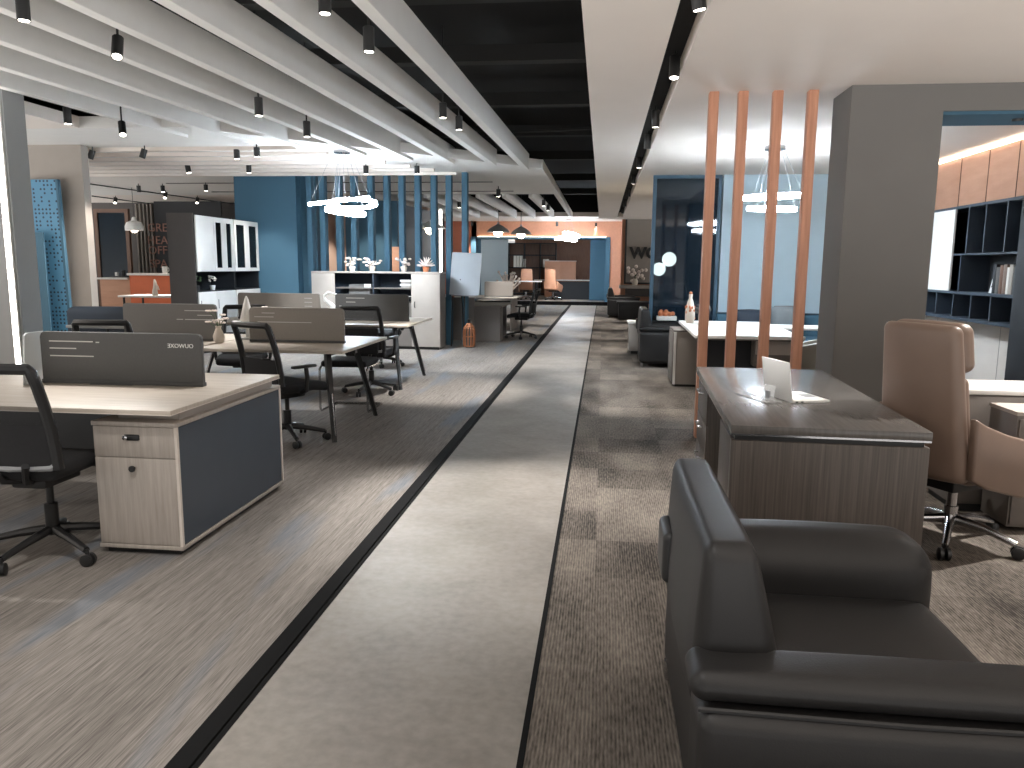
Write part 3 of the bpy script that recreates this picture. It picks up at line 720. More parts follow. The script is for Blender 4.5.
mk('plinth', MB().lathe([(0.06, 0), (0.06, 0.02)], 16, T(-.02, 0, 0)), 'white_gloss', t)

# teal bench and side desk by the column
t = thing('side_desk', 'white side desk standing behind the lit column', 'desk', (-5.1, 7.9, 0))
mk('desktop', MB().box(-0.75, 0.3, 0, 0.7, 0.73, 0.76, r=0.003), 'white', t)
for x, y in ((-.7, .05), (.25, .05), (-.7, .65), (.25, .65)): mk('leg', MB().tube([(x, y, 0), (x, y, .73)], 0.02, 4), 'black_metal', t)
t = thing('low_couch', 'dark teal rounded couch seen over the side desk', 'couch', (-6.15, 9.3, 0))
mk('backrest', MB().soft(-.9, .75, .2, .42, .35, .86, .09, (0, .02, .01)), 'navy_paint', t)
mk('seat', MB().soft(-.9, .75, -.4, .25, .12, .44, .07, (0, 0, .02)), 'navy_paint', t)
for x in (-.8, .65): mk('leg', MB().tube([(x, 0, 0), (x, 0, .14)], 0.02, 8), 'black_metal', t)

# ---------------------------------------------------------------- white wall cabinets
def wall_unit(label, x, y0, y1, blank):
    t = thing('display_cabinet', label, 'cabinet', (x, y0, 0), 0, 'white wall cabinets'); L = y1 - y0
    mk('side_panel', MB().box(-.46, -.02, -0.02, 0.0, 0, 2.22), 'dark_wall', t, False)
    c = MB(); c.box(-.46, -.44, 0, L, 0, 2.2); c.box(-.46, -.01, L - .02, L, 0, 2.2); c.box(-.46, -.01, 0, L, 2.18, 2.2); c.box(-.46, -.01, 0, L, 1.30, 1.32); c.box(-.46, -.01, 0, L, .98, 1.0)
    mk('carcass', c, 'shelf_dark', t, False)
    bays = [(0, L * .45, False), (L * .45, L, True)] if blank else [(0, L, True)]
    for k, (a, b, glazed) in enumerate(bays):
        a += .003; b -= .003
        d = mk('lower_door', MB().box(-.012, .01, a, b, .06, .985, r=.002), 'white', t)
        mk('door_handle', MB().box(.01, .02, a + .04, a + .05, .7, .85), 'chrome', d)
        if not glazed:
            mk('upper_door', MB().box(-.012, .01, a, b, 1.31, 2.19, r=.002), 'white', t); continue
        m_ = (a + b) / 2
        f = MB(); f.box(-.012, .01, a, b, 1.31, 1.37); f.box(-.012, .01, a, b, 2.11, 2.19); f.box(-.012, .01, a, a + .07, 1.37, 2.11); f.box(-.012, .01, b - .09, b, 1.37, 2.11); f.box(-.012, .01, m_ - .09, m_ + .09, 1.37, 2.11)
        d = mk('upper_door', f, 'white', t, False)
        for q, r in ((a + .07, m_ - .09), (m_ + .09, b - .09)): mk('pane', MB().box(-.004, .002, q, r, 1.37, 2.11), 'cabinet_glass', d, False)
    mk('plinth', MB().box(-.44, -.03, 0, L, 0, .06), 'black_plastic', t, False)
    return t
wall_unit('white cabinet with a dark end panel, a blank door and a glazed door', -6.36, 11.72, 12.98, True)
wall_unit('narrower white cabinet with only a glazed door, standing against the blue column', -6.36, 13.01, 13.96, False)
for (y, lab) in ((11.95, 'dark little plant in the open niche of the first white cabinet'), (12.45, 'pale flowering plant in the open niche of the first white cabinet')):
    t = thing('potted_plant', lab, 'plant', (-6.5, y, 1.0))
    mk('pot', MB().lathe([(.035, 0), (.045, .06), (.045, .08)], 14), 'white_gloss' if y > 12 else 'black_plastic', t)
    lf = MB()
    for k in range(16):
        a = random.random() * 6.28; h = .05 + .1 * random.random()
        lf.ball((.05 * math.cos(a), .05 * math.sin(a), .09 + h), .022, sq=(1, 1, .5), u=6, v=4)
    mk('foliage', lf, 'petal' if y > 12 else 'green', t)

# ---------------------------------------------------------------- grey cabinet before the slats
t = thing('storage_cabinet', 'long taupe cabinet with open middle shelves before the blue slats', 'cabinet', (-3.87, 13.05, 0))
mk('top_panel', MB().box(-1.14, 1.14, 0, .45, 1.295, 1.325, r=.003), 'cabinet_taupe', t)
mk('side_panel', MB().box(1.10, 1.13, 0.01, .44, .03, 1.3), 'cabinet_grey', t)
mk('side_panel', MB().box(-1.13, -1.10, 0.01, .44, .03, 1.3), 'cabinet_grey', t)
mk('back_panel', MB().box(-1.1, 1.1, .42, .44, .03, 1.3), 'navy_paint', t)
mk('plinth', MB().box(-1.1, 1.1, .03, .42, 0, .05), 'black_plastic', t)
for a, b in ((-1.13, -.72), (.63, 1.125)):
    d = mk('door', MB().box(a, b, -.015, .01, .05, 1.29, r=.002), 'cabinet_taupe', t)
    mk('door_handle', MB().tube([(a + .06, -.016, .72), (a + .06, -.04, .74), (a + .06, -.04, .80), (a + .06, -.016, .82)], .008, 8), 'black_metal', d)
mk('shelf_board', MB().box(-.72, .63, .03, .42, 1.03, 1.05), 'cabinet_grey', t)
mk('shelf_board', MB().box(-.72, .63, .03, .42, .78, .80), 'cabinet_grey', t)
mk('shelf_divider', MB().box(-.06, -.04, .03, .42, .8, 1.295), 'shelf_blue', t)
mk('lower_front', MB().box(-.72, .63, 0, .02, .05, .78), 'cabinet_grey', t)
t = thing('storage_box', 'grey box with a white label on the shelf of the long taupe cabinet', 'box', (-4.15, 13.25, 0.80))
mk('box_body', MB().box(-.22, .15, -.1, .1, 0, .30, r=.004), 'screen_grey', t); mk('label', MB().box(0.05, .17, -.104, -.1, .24, .31), 'paper', t)
for i in range(4):
    z = 1.05 + i * .035
    tag(mk('book', MB().box(-3.44 - .02 * (i % 2), -3.27, 13.12, 13.3, z, z + .032, r=.003), 'paper' if i % 2 else 'cabinet_taupe'), 'book lying flat in the taupe cabinet, %s from the bottom of its pile' % ORD[i], 'book', 'books lying in the taupe cabinet')
t = thing('model_plane', 'small dark ornament with white wings on the cabinet shelf', 'ornament', (-3.36, 13.2, .80))
mk('body', MB().tube([(-.15, 0, .05), (0, 0, .09), (.15, 0, .1)], [.01, .03, .012], 8), 'black_plastic', t); mk('wing', MB().prism([(-.14, -.05), (.14, -.01), (.14, .02), (-.05, .05)], .1, .108, 'z'), 'white', t)
def top_plant(label, x, kind):
    t = thing('potted_plant', label, 'plant', (x, 13.25, 1.325))
    mk('pot', MB().lathe([(.04, 0), (.06, .07), (.055, .09)], 14), 'terracotta' if kind == 'spiky' else 'ceramic', t)
    lf = MB()
    if kind == 'spiky':
        for k in range(26):
            a = random.random() * 6.28; e = math.asin(random.random()); d = Vector((math.cos(a) * math.cos(e), math.sin(a) * math.cos(e), math.sin(e)))
            lf.tube([Vector((0, 0, .1)) + d * .02, Vector((0, 0, .1)) + d * .10, Vector((0, 0, .1)) + d * .16], [.012, .014, .003], 5)
        mk('foliage', lf, 'petal', t)
    else:
        for k in range(18):
            a = random.random() * 6.28; r = .03 + .12 * random.random(); z = .1 + .13 * random.random()
            lf.tube([(0, 0, .06), (r * .5 * math.cos(a), r * .5 * math.sin(a), z)], .004, 5); lf.ball((r * math.cos(a), r * math.sin(a), z), .03, sq=(1, .8, .6), u=8, v=5)
        mk('foliage', lf, kind, t)
top_plant('pale spiky ball plant in a terracotta pot at the aisle end of the taupe cabinet', -3.03, 'spiky')
top_plant('pale blossoms in a pot on the taupe cabinet beside the spiky ball plant', -3.42, 'petal')
top_plant('white orchid pot on the taupe cabinet, middle of three blossoms', -3.98, 'petal')
top_plant('dusky leafy pot at the far end of the blossoms on the taupe cabinet', -4.34, 'ceramic')

# whiteboard on its stand
t = thing('whiteboard_stand', 'pale grey whiteboard leaning on a thin stand before the blue slats', 'whiteboard', (-2.42, 13.7, 0))
mk('board', MB().box(-.27, .27, -.012, .012, 0, .76, r=.004, M=T(-.02, 0, .92) @ Rm(math.radians(-12), 'X') @ Rm(.03, 'Y')), 'whiteboard', t)
mk('pen_tray', MB().box(-.25, .22, -.05, 0, .90, .92), 'grey_plastic', t)
for x in (-.24, -.02): mk('leg', MB().tube([(x, .02, .9), (x - .02, .0, 0)], .012, 6), 'black_metal', t)
mk('rear_leg', MB().tube([(-.1, .05, 1.2), (-.05, .2, 0)], .012, 6), 'black_metal', t)
t = thing('low_partition', 'low dark partition panel behind the whiteboard legs', 'partition panel', (-2.66, 14.35, 0))
mk('panel', MB().box(-.3, .3, -.02, .02, .05, .85), 'cabinet_grey', t); mk('top_clip', MB().box(-.28, -.16, -.025, .025, .85, .9), 'white', t); mk('top_clip', MB().box(-.08, .12, -.025, .025, .85, .9), 'white', t)
for x in (-.25, .25): mk('foot', MB().box(x - .03, x + .03, -.12, .12, 0, .05), 'chrome', t)
# copper floor lantern
t = thing('floor_lantern', 'copper slatted bottle-shaped lantern on the floor beside the grey desk', 'lantern', (-2.33, 13.55, 0))
prof = [(.085, .02), (.10, .06), (.105, .18), (.10, .30), (.085, .36), (.05, .40), (.03, .43)]
for k in range(12):
    a = 2 * PI * k / 12; mk('stave', MB().tube([(r * math.cos(a), r * math.sin(a), z) for r, z in prof], .012, 5), 'copper', t)
for z, r in ((.03, .092), (.2, .104), (.37, .078)): mk('hoop', MB().tube([(r * math.cos(2 * PI * k / 20), r * math.sin(2 * PI * k / 20), z) for k in range(20)], .01, 6, closed=True), 'copper', t)
mk('neck', MB().lathe([(.03, .42), (.026, .46), (.03, .5)], 12), 'black_metal', t)
mk('core', MB().lathe([(.06, .0), (.07, .2), (.05, .36)], 12), 'dark_wall', t)
# far grey desk
t = thing('office_desk', 'grey boxy desk beside the aisle beyond the slats', 'desk', (-2.58, 14.5, 0))
mk('desktop', MB().box(-.05, .72, -.02, 1.55, .66, .69, r=.003), 'cabinet_grey', t)
mk('end_panel', MB().box(0, .68, 0, .03, .02, .66), 'cabinet_grey', t); mk('side_panel', MB().box(.64, .67, .03, .5, .02, .66), 'cabinet_grey', t)
mk('end_panel', MB().box(0, .62, 1.48, 1.51, .02, .66), 'cabinet_grey', t)
t = thing('office_desk', 'taupe desk standing behind the grey boxy desk', 'desk', (-2.6, 16.9, 0))
mk('desktop', MB().box(-.6, .72, 0, 1.3, .72, .75, r=.003), 'cabinet_taupe', t)
for x in (-.5, .6): mk('end_panel', MB().box(x, x + .03, .05, 1.25, 0, .72), 'cabinet_grey', t)
divider('dark taupe desk screen on the taupe desk beyond the grey boxy desk', -2.62, -1.98, 17.3, 0.75, 0.34, 'screen_taupe')
t = thing('coral_ornament', 'white branching coral ornament on the taupe desk', 'ornament', (-2.15, 17.9, .75))
cb = MB()
for k in range(22):
    a = random.random() * 6.28; r = .08 + .22 * random.random(); h = .2 + .35 * random.random()
    cb.tube([(0, 0, .05), (r * .5 * math.cos(a), r * .5 * math.sin(a), h * .6), (r * math.cos(a), r * math.sin(a), h)], [.02, .018, .012], 6); cb.ball((r * math.cos(a), r * math.sin(a), h), .03, u=8, v=5)
mk('branch', cb, 'petal', t); mk('base', MB().lathe([(.07, 0), (.08, .05), (.06, .1)], 14), 'ceramic', t)

# ---------------------------------------------------------------- ring chandeliers and pendants
def ring_lamp(label, loc, rings, zc):
    t = thing('ring_chandelier', label, 'chandelier', loc, 0, 'glowing ring chandeliers')
    for (dx, dy, dz, R, tx, ty) in rings:
        M = T(dx, dy, dz) @ Rm(tx, 'X') @ Rm(ty, 'Y')
        n = 36; outer = MB(); inn = MB()
        pr = [(R - .022, -.024), (R + .022, -.024), (R + .022, .02), (R - .022, .02)]
        V = [(r * math.cos(2 * PI * k / n), r * math.sin(2 * PI * k / n), z) for k in range(n) for r, z in pr]
        Fc = [(k * 4 + j, k * 4 + (j + 1) % 4, ((k + 1) % n) * 4 + (j + 1) % 4, ((k + 1) % n) * 4 + j) for k in range(n) for j in range(4)]
        rg = mk('ring', MB().add(V, Fc, M), 'led_white', t)
        pr = [(R - .024, .02), (R + .024, .02), (R + .024, .028), (R - .024, .028)]
        V = [(r * math.cos(2 * PI * k / n), r * math.sin(2 * PI * k / n), z) for k in range(n) for r, z in pr]
        mk('ring_rim', MB().add(V, Fc, M), 'chrome', rg)
        for k in range(3):
            a = 2 * PI * k / 3 + dx * 7
            p = M @ Vector((R * math.cos(a), R * math.sin(a), .03)); mk('cable', MB().tube([p, (p.x * .25, p.y * .25, zc - loc[2])], .002, 5), 'grey_plastic', t)
    mk('canopy', MB().lathe([(.12, zc - loc[2] - .04), (.12, zc - loc[2])], 20), 'chrome', t)
    return t
ring_lamp('dazzling white ring chandelier hung before the blue slats', (-3.78, 11.2, 2.26), [(-.06, 0, .10, .42, .12, -.10), (.12, .05, .06, .34, -.10, -.06), (.03, 0, -.06, .27, .12, .16)], ZL)
ring_lamp('two-tier white ring chandelier above the white-topped desk behind the wooden posts', (1.95, 9.6, 2.15), [(0, 0, .12, .34, .03, -.04), (.0, 0, -.02, .26, .03, .02)], ZR)
ring_lamp('glowing cluster of rings hung in the far room before the orange header', (-1.25, 27.6, 2.40), [(-.1, 0, .02, .34, .2, -.1), (.12, 0, .12, .28, -.2, .2), (.05, 0, -.05, .26, .15, .1)], ZL)
def bell(label, loc, R, h, m, zc, bulb=True):
    t = thing('pendant_lamp', label, 'pendant lamp', loc)
    mk('shade', MB().lathe([(R, 0), (R * 1.02, h * .3), (R * .8, h * .6), (R * .3, h * .72), (R * .2, h * .95), (R * .08, h)], 22), m, t)
    mk('cord', MB().tube([(0, 0, h), (0, 0, zc - loc[2])], .006, 6), 'black_metal', t)
    if bulb: mk('bulb', MB().ball((0, 0, .03), R * .4, u=12, v=8), 'globe', t)
    return t
bell('white bell pendant lamp hung by the lettered dark wall', (-10.32, 16.4, 2.14), .19, .30, 'white_gloss', ZL)
def cone(label, loc, R, h, zc, m='grey_plastic'):
    t = thing('pendant_lamp', label, 'pendant lamp', loc)
    mk('shade', MB().lathe([(R, 0), (R * .8, h * .3), (R * .4, h * .62), (R * .12, h * .8), (R * .1, h)], 22), m, t)
    mk('cord', MB().tube([(0, 0, h), (0, 0, zc - loc[2])], .008, 6), 'black_metal', t)
    mk('bulb', MB().ball((0, 0, 0), R * .4, u=12, v=8), 'globe', t)
cone('grey dish pendant lamp before the orange header, beside the blue slats', (-3.22, 24, 2.45), .36, .3, 3.86)
cone('smaller grey dish pendant lamp before the orange header, beside the ring cluster', (-2.62, 25, 2.43), .34, .3, 3.86)
cone('white dish pendant lamp hung before the dark navy wall', (-4.1, 18.5, 2.3), .36, .2, 3.86, 'white_gloss')
# upright light at the end of the navy wall
t = thing('column_light', 'tall white light strip standing at the end of the navy wall', 'light strip', (-4.3, 20.6, 0.0))
mk('channel', MB().box(-.04, .04, -.02, .02, 0, 2.9), 'white', t); mk('diffuser', MB().box(-.03, .03, -.03, -.02, .02, 2.88), 'led_strip', t)
def atx(px, py, x):
    d = ray(px, py); return EYE + d * (x / d.x)
# ---------------------------------------------------------------- black leather armchair (near, with two more down the aisle)
def make_armchair(label, loc, rz=0.0):
    t = thing('leather_armchair', label, 'armchair', loc, rz, 'black leather armchairs')
    mk('base_frame', MB().box(-.40, .37, -.55, .56, .06, .26, r=.02), 'leather_black', t)
    mk('back_shell', MB().soft(-.40, -.30, -.54, .56, .08, .50, .04, (.01, 0, 0)), 'leather_black', t)
    def lean(p):
        f = (p.z - .42) / .41; xx = p.x + .43
        return (-.43 + .02 * f + xx * (1 - .50 * max(0, f)), p.y, p.z + .03 * (p.y / .4) ** 2 * 0)
    mk('backrest', MB().soft(-.43, -.20, -.425, .42, .42, .835, .045, (.02, .012, .0), 8, lean), 'leather_black', t)
    mk('back_seam', MB().tube([lean(Vector((-.196, y, .70))) for y in (-.34, -.2, 0, .2, .38)], .005, 6), 'black_plastic', t)
    mk('seat_cushion', MB().soft(-.36, .385, -.40, .33, .22, .425, .05, (.015, 0, .022), 8), 'leather_black', t)
    mk('seat_front', MB().soft(.28, .37, -.40, .33, .06, .25, .03, (.01, 0, 0)), 'leather_black', t)
    a = mk('armrest', MB().soft(-.43, .47, -.585, -.40, .08, .515, .035, (0, .012, 0), 8), 'leather_black', t)
    mk('arm_pad', MB().soft(-.445, .49, -.545, -.385, .52, .588, .033, (0, .004, .008), 8), 'leather_black', a)
    mk('arm_seam', MB().tube([(-.43, -.555, .518), (0, -.562, .516), (.47, -.555, .518)], .006, 6), 'black_plastic', a)
    mk('armrest', MB().soft(-.38, .415, .30, .58, .20, .60, .115, (.01, .01, .012), 8), 'leather_black', t)
    mk('headrest_lever', MB().soft(-.455, -.41, .14, .34, .50, .66, .022), 'black_plastic', t)
    for x in (-.38, .36):
        for y in (-.52, .5): mk('foot', MB().lathe([(.02, 0), (.025, .07)], 12, T(x, y, 0)), 'chrome', t)
    return t
sofa = make_armchair('large black leather armchair in front beside the dark desk', (0.655, 2.12, 0))
copy_tree(sofa, (0.98, 11.83, 0), 0, 'black leather armchair beside the white-topped desk, with a flower box on it')
copy_tree(sofa, (0.58, 22.7, 0), 0.0, 'black leather armchair far along the aisle before the orange wall')
t = thing('flower_box', 'white paper flower box resting on the black armchair by the white-topped desk', 'flower box', (0.98, 12.27, 0.622))
mk('box', MB().box(-.13, .17, -.08, .08, 0, .07, r=.01), 'paper', t)
fl = MB()
for k in range(12): fl.ball((-.08 + .2 * random.random(), -.04 + .08 * random.random(), .09 + .05 * random.random()), .035, u=8, v=5)
mk('blossom', fl, 'terracotta', t)
t = thing('side_table', 'small grey cube side table behind the black armchair by the aisle', 'side table', (0.72, 13.3, 0))
mk('body', MB().box(-.26, .26, -.26, .26, .05, .5, r=.006), 'cabinet_taupe', t); mk('table_top', MB().box(-.28, .28, -.28, .28, .5, .53, r=.004), 'white', t); mk('plinth', MB().box(-.22, .22, -.22, .22, 0, .05), 'black_plastic', t)
t = thing('coffee_table', 'low black coffee table in front of the far black armchair', 'coffee table', (0.85, 21.6, 0))
mk('table_top', MB().box(-.45, .45, -.3, .3, .44, .5, r=.006), 'black_plastic', t)
mk('body', MB().box(-.4, .4, -.26, .26, .02, .44, r=.006), 'black_plastic', t)

# ---------------------------------------------------------------- dark executive desk
t = thing('executive_desk', 'dark wood executive desk with the white laptop on it', 'desk', (0.59, 3.50, 0), math.radians(-2.4))
mk('desktop', MB().box(0, .845, 0, 2.07, .712, .75, r=.002), 'dark_top', t)
mk('metal_strip', MB().box(0.002, .843, .002, 2.068, .703, .712), 'chrome', t, False)
mk('reveal', MB().box(.02, .82, .02, 2.05, .68, .703), 'black_plastic', t, False)
mk('front_panel', MB().box(.004, .84, .004, .05, .0, .68, r=.002), 'dark_wood', t)
mk('side_panel', MB().box(.006, .05, .052, .50, 0, .68, r=.002), 'dark_wood', t)
mk('side_panel', MB().box(.80, .84, .052, 2.05, 0, .68, r=.002), 'dark_wood', t)
p = mk('drawer_unit', MB().box(.03, .79, 1.36, 2.05, 0.02, .68, r=.002), 'dark_wood', t)
for z0, z1 in ((.04, .24), (.25, .45), (.46, .675)):
    mk('drawer_front', MB().box(.018, .03, 1.37, 2.04, z0, z1, r=.002), 'dark_wood', p)
    mk('drawer_handle', MB().tube([(.018, 1.66, z1 - .05), (-.006, 1.66, z1 - .05), (-.006, 1.84, z1 - .05), (.018, 1.84, z1 - .05)], .007, 8), 'chrome', p)
mk('modesty_panel', MB().box(.42, .45, .05, 1.36, .15, .68), 'black_plastic', t)
def frame_from(a, b, z): # hinge frame: x along hinge a->b
    a, b = Vector((*a, z)), Vector((*b, z)); return a, (b - a).length, math.atan2(b.y - a.y, b.x - a.x)
ha, hl, hr = frame_from((0.915, 4.40), (0.995, 4.115), .75)
t = thing('laptop', 'open white laptop standing on the dark desk', 'laptop', ha, hr)
mk('base', MB().box(0, hl, 0, .215, .001, .014, r=.003), 'white_gloss', t)
mk('keyboard', MB().box(.02, hl - .02, .02, .12, .014, .0155), 'white', t)
mk('touchpad', MB().box(hl * .35, hl * .65, .135, .20, .014, .0152), 'grey_plastic', t)
M = T(0, .004, .012) @ Rm(math.radians(8), 'X')
mk('lid', MB().box(0, hl, -.008, 0, 0, .205, r=.003, M=M), 'white_gloss', t)
mk('display', MB().box(.012, hl - .012, 0, .001, .014, .195, M=M), 'black_plastic', t)
mk('port', MB().box(hl - .002, hl + .001, .02, .034, .004, .010), 'black_plastic', t); mk('port', MB().box(hl - .002, hl + .001, .05, .064, .004, .010), 'black_plastic', t)
t = thing('acrylic_tray', 'clear acrylic pen tray lying beside the white laptop', 'desk tray', (0.86, 4.23, .75), -1.25)
mk('tray', MB().box(-.19, .13, -.05, .05, 0, .008, r=.003), 'clear_acrylic', t); mk('lip', MB().box(-.19, .13, -.01, .0, .008, .02, r=.002), 'clear_acrylic', t)
mk('slot', MB().box(-.16, .10, .015, .022, .0085, .0095), 'grey_plastic', t)
t = thing('card_holder', 'small upright acrylic card holder with a grey clip beside the laptop', 'card holder', (0.885, 4.19, .759), -1.2)
mk('plate', MB().box(-.05, .05, -.003, .003, 0, .075, r=.002, M=Rm(-.2, 'X')), 'clear_acrylic', t); mk('clip', MB().box(-.012, .012, -.008, .008, .0, .045, r=.002), 'grey_plastic', t)

# ---------------------------------------------------------------- executive chair
def make_exec(name, label, loc, rz, leather):
    t = thing('executive_chair', label, 'office chair', loc, rz)
    for k in range(5):
        a = 2 * PI * k / 5 + .28; c, s = math.cos(a), math.sin(a)
        lg = mk('base_leg', MB().tube([(.03 * c, .03 * s, .13), (.17 * c, .17 * s, .115), (.32 * c, .32 * s, .07)], [.028, .022, .017], 10), 'chrome', t)
        M = T(.33 * c, .33 * s, .032) @ Rm(a + .4, 'Z') @ Rm(PI / 2, 'X'); cb = MB()
        for o in (-.017, .017): cb.lathe([(.024, -.012 + o), (.032, -.008 + o), (.032, .008 + o), (.024, .012 + o)], 14, M)
        mk('caster', cb, 'black_plastic', lg)
    mk('gas_column', MB().lathe([(.035, .1), (.035, .20), (.026, .202), (.026, .34)], 14), 'chrome', t)
    mk('mechanism', MB().box(-.12, .12, -.16, .14, .31, .39, r=.015), 'black_plastic', t)
    mk('seat', MB().soft(-.25, .25, -.22, .27, .38, .49, .05, (0, .01, .015)), leather, t)
    def tl(p):
        f = (p.z - .42) / .73
        return (p.x * (1.06 - .16 * f), p.y - .10 * f - .05 * (1 - (p.x / .25) ** 2) * (1 - f) * .6 + .02 * (p.x / .22) ** 2, p.z)
    mk('backrest', MB().soft(-.235, .235, -.30, -.22, .40, 1.18, .038, (.0, .02, .004), 10, tl), leather, t)
    mk('back_cushion', MB().soft(-.21, .21, -.235, -.16, .48, .93, .036, (.0, .02, 0), 8, tl), leather, t)
    mk('headrest', MB().soft(-.225, .225, -.24, -.13, .95, 1.19, .045, (.0, .012, .004), 8, tl), leather, t)
    pl = [(-.27, .74), (-.19, .70), (-.02, .64), (.24, .575), (.30, .50), (.20, .335), (.13, .30), (-.14, .375), (-.26, .43)]
    for s in (-1, 1):
        x0, x1 = (s * .245, s * .29) if s > 0 else (s * .29, s * .245)
        mk('armrest', MB().prism(pl, x0, x1, 'x', r=.014, seg=3), leather, t)
    return t
make_exec('e', 'brown leather executive chair beside the dark desk', (1.885, 4.25, 0), math.radians(-60), 'leather_brown')
make_exec('e', 'taupe high-backed chair partly hidden behind the grey wall', (2.46, 9.1, 0), math.radians(75), 'leather_taupe')
far = make_exec('e', 'tan high-backed chair at the far desk, first beside the white desk', (-2.95, 30.25, .13), math.radians(8), 'leather_tan')
copy_tree(far, (-1.9, 30.35, .13), math.radians(-20), 'tan high-backed chair at the far desk, second beside the ring cluster')

# credenza behind the chair
t = thing('credenza', 'white-topped low credenza behind the brown chair', 'credenza', (2.10, 4.78, 0))
mk('top_panel', MB().box(0, 1.9, 0, .45, .72, .75, r=.003), 'white', t)
mk('carcass', MB().box(.02, 1.88, .02, .43, .05, .72, r=.003), 'cabinet_grey', t)
mk('plinth', MB().box(.05, 1.85, .04, .41, 0, .05), 'black_plastic', t)
for k in range(3):
    d = mk('door', MB().box(.03 + k * .62, .63 + k * .62, .005, .02, .07, .71, r=.002), 'cabinet_grey', t); mk('door_handle', MB().box(.55 + k * .62, .56 + k * .62, -.01, .005, .45, .6), 'chrome', d)
t = thing('file_pedestal', 'small brownish file pedestal between the brown chair and the credenza', 'cabinet', (2.27, 4.45, 0))
mk('body', MB().box(0, .25, 0, .3, .03, .66, r=.003), 'cabinet_grey', t); mk('top_panel', MB().box(-.005, .255, -.005, .305, .66, .68), 'cabinet_taupe', t)
for k in range(2):
    d = mk('drawer', MB().box(.01, .24, -.012, .002, .05 + k * .31, .33 + k * .31, r=.002), 'cabinet_grey', t); mk('drawer_handle', MB().box(.08, .17, -.022, -.012, .30 + k * .31, .31 + k * .31), 'chrome', d)

# ---------------------------------------------------------------- right shelves seen through the portal
XS = 4.28
def ys(px, py=260): return atx(px, py, 3.98).y
t = thing('wall_bookcase', 'blue-grey open bookcase on the wood wall beyond the grey portal', 'bookcase', (XS, ys(1017), 0)); Y0 = ys(1017)
L = 11.6 - Y0
def yl(px): return ys(px) - Y0
fr = MB(); fr.box(0, .035, 0, L, 2.12, 2.15); fr.box(0, .035, 0, L, .90, .935); mk('outer_frame', MB().box(-.3, 0.03, 0, L, 2.12, 2.15).box(-.3, .03, 0, L, .88, .915).box(-.3, .03, -.02, .01, .88, 2.15).box(-.3, .03, L - .02, L, .88, 2.15), 'shelf_blue', t, False)
mk('back_panel', MB().box(.01, .035, 0, L, .9, 2.13), 'shelf_dark', t, False)
mk('shelf_board', MB().box(-.3, .02, 0, L, 1.17, 1.20), 'shelf_blue', t, False)
mk('shelf_board', MB().box(-.3, .02, 0, yl(953), 1.60, 1.62), 'shelf_blue', t, False)
for px in (1003, 982, 965): mk('shelf_divider', MB().box(-.3, .02, yl(px), yl(px) + .02, 1.61, 2.13), 'shelf_blue', t, False)
mk('shelf_divider', MB().box(-.3, .02, yl(961), yl(961) + .02, 1.19, 1.61), 'shelf_blue', t, False)
for px in (995, 975, 957, 940, 925): mk('shelf_divider', MB().box(-.3, .02, yl(px), yl(px) + .02, .91, 1.18), 'shelf_blue', t, False)
mk('white_door', MB().box(-.31, -.29, yl(952), L, 1.2, 2.12), 'white', t, False)
t = thing('back_board', 'pale board on the wall under the blue-grey bookcase', 'wall board', (XS - .005, Y0 - .02, 0)); 
mk('board', MB().box(0, .03, 0, L, .02, .89), 'warm_white', t, False)
for k in range(3): mk('board_seam', MB().box(-.003, 0, .8 * (k + 1), .8 * (k + 1) + .006, .03, .88), 'cabinet_taupe', t, False)
bk = [('screen_dark', .21, .04), ('cabinet_taupe', .22, .05), ('paper', .2, .03), ('leather_brown', .22, .05), ('walnut', .215, .045), ('screen_dark', .2, .05), ('shelf_dark', .22, .04)]
y = ys(1012)
for i, (m, h, w) in enumerate(bk):
    w *= 1.5
    tag(mk('book', MB().box(XS - .25, XS - .08, y, y + w - .004, 1.20, 1.20 + h * 1.35, r=.003), m), 'upright book on the blue-grey bookcase, %s counting away from the dark cabinet' % ORD[i], 'book', 'books on the blue-grey bookcase'); y += w
t = thing('photo_stand', 'small white framed card leaning beside the upright books', 'card stand', (XS - .22, y + .06, 1.20))
mk('card', MB().box(-.005, .005, -.05, .05, 0, .2, r=.002, M=Rm(.18, 'Y')), 'white_gloss', t, False); mk('inset', MB().box(-.007, -.005, -.025, .025, .06, .15, M=Rm(.18, 'Y')), 'shelf_dark', t, False); mk('support', MB().box(0.0, .06, -.01, .01, 0, .02), 'white', t, False)
t = thing('tall_cabinet', 'tall dark cabinet standing at the end of the bookcase', 'cabinet', (XS - .32, Y0 - .95, 0))
mk('carcass', MB().box(0, .34, 0, .90, .05, 2.15, r=.003), 'shelf_dark', t)
for k in range(2):
    d = mk('door', MB().box(-.015, 0, .01 + .445 * k, .44 + .445 * k, .07, 2.13, r=.002), 'shelf_dark', t); mk('door_handle', MB().box(-.03, -.015, .39 + .08 * k, .40 + .08 * k, 1.0, 1.2), 'chrome', d)
mk('plinth', MB().box(.02, .32, .01, .89, 0, .05), 'black_plastic', t)

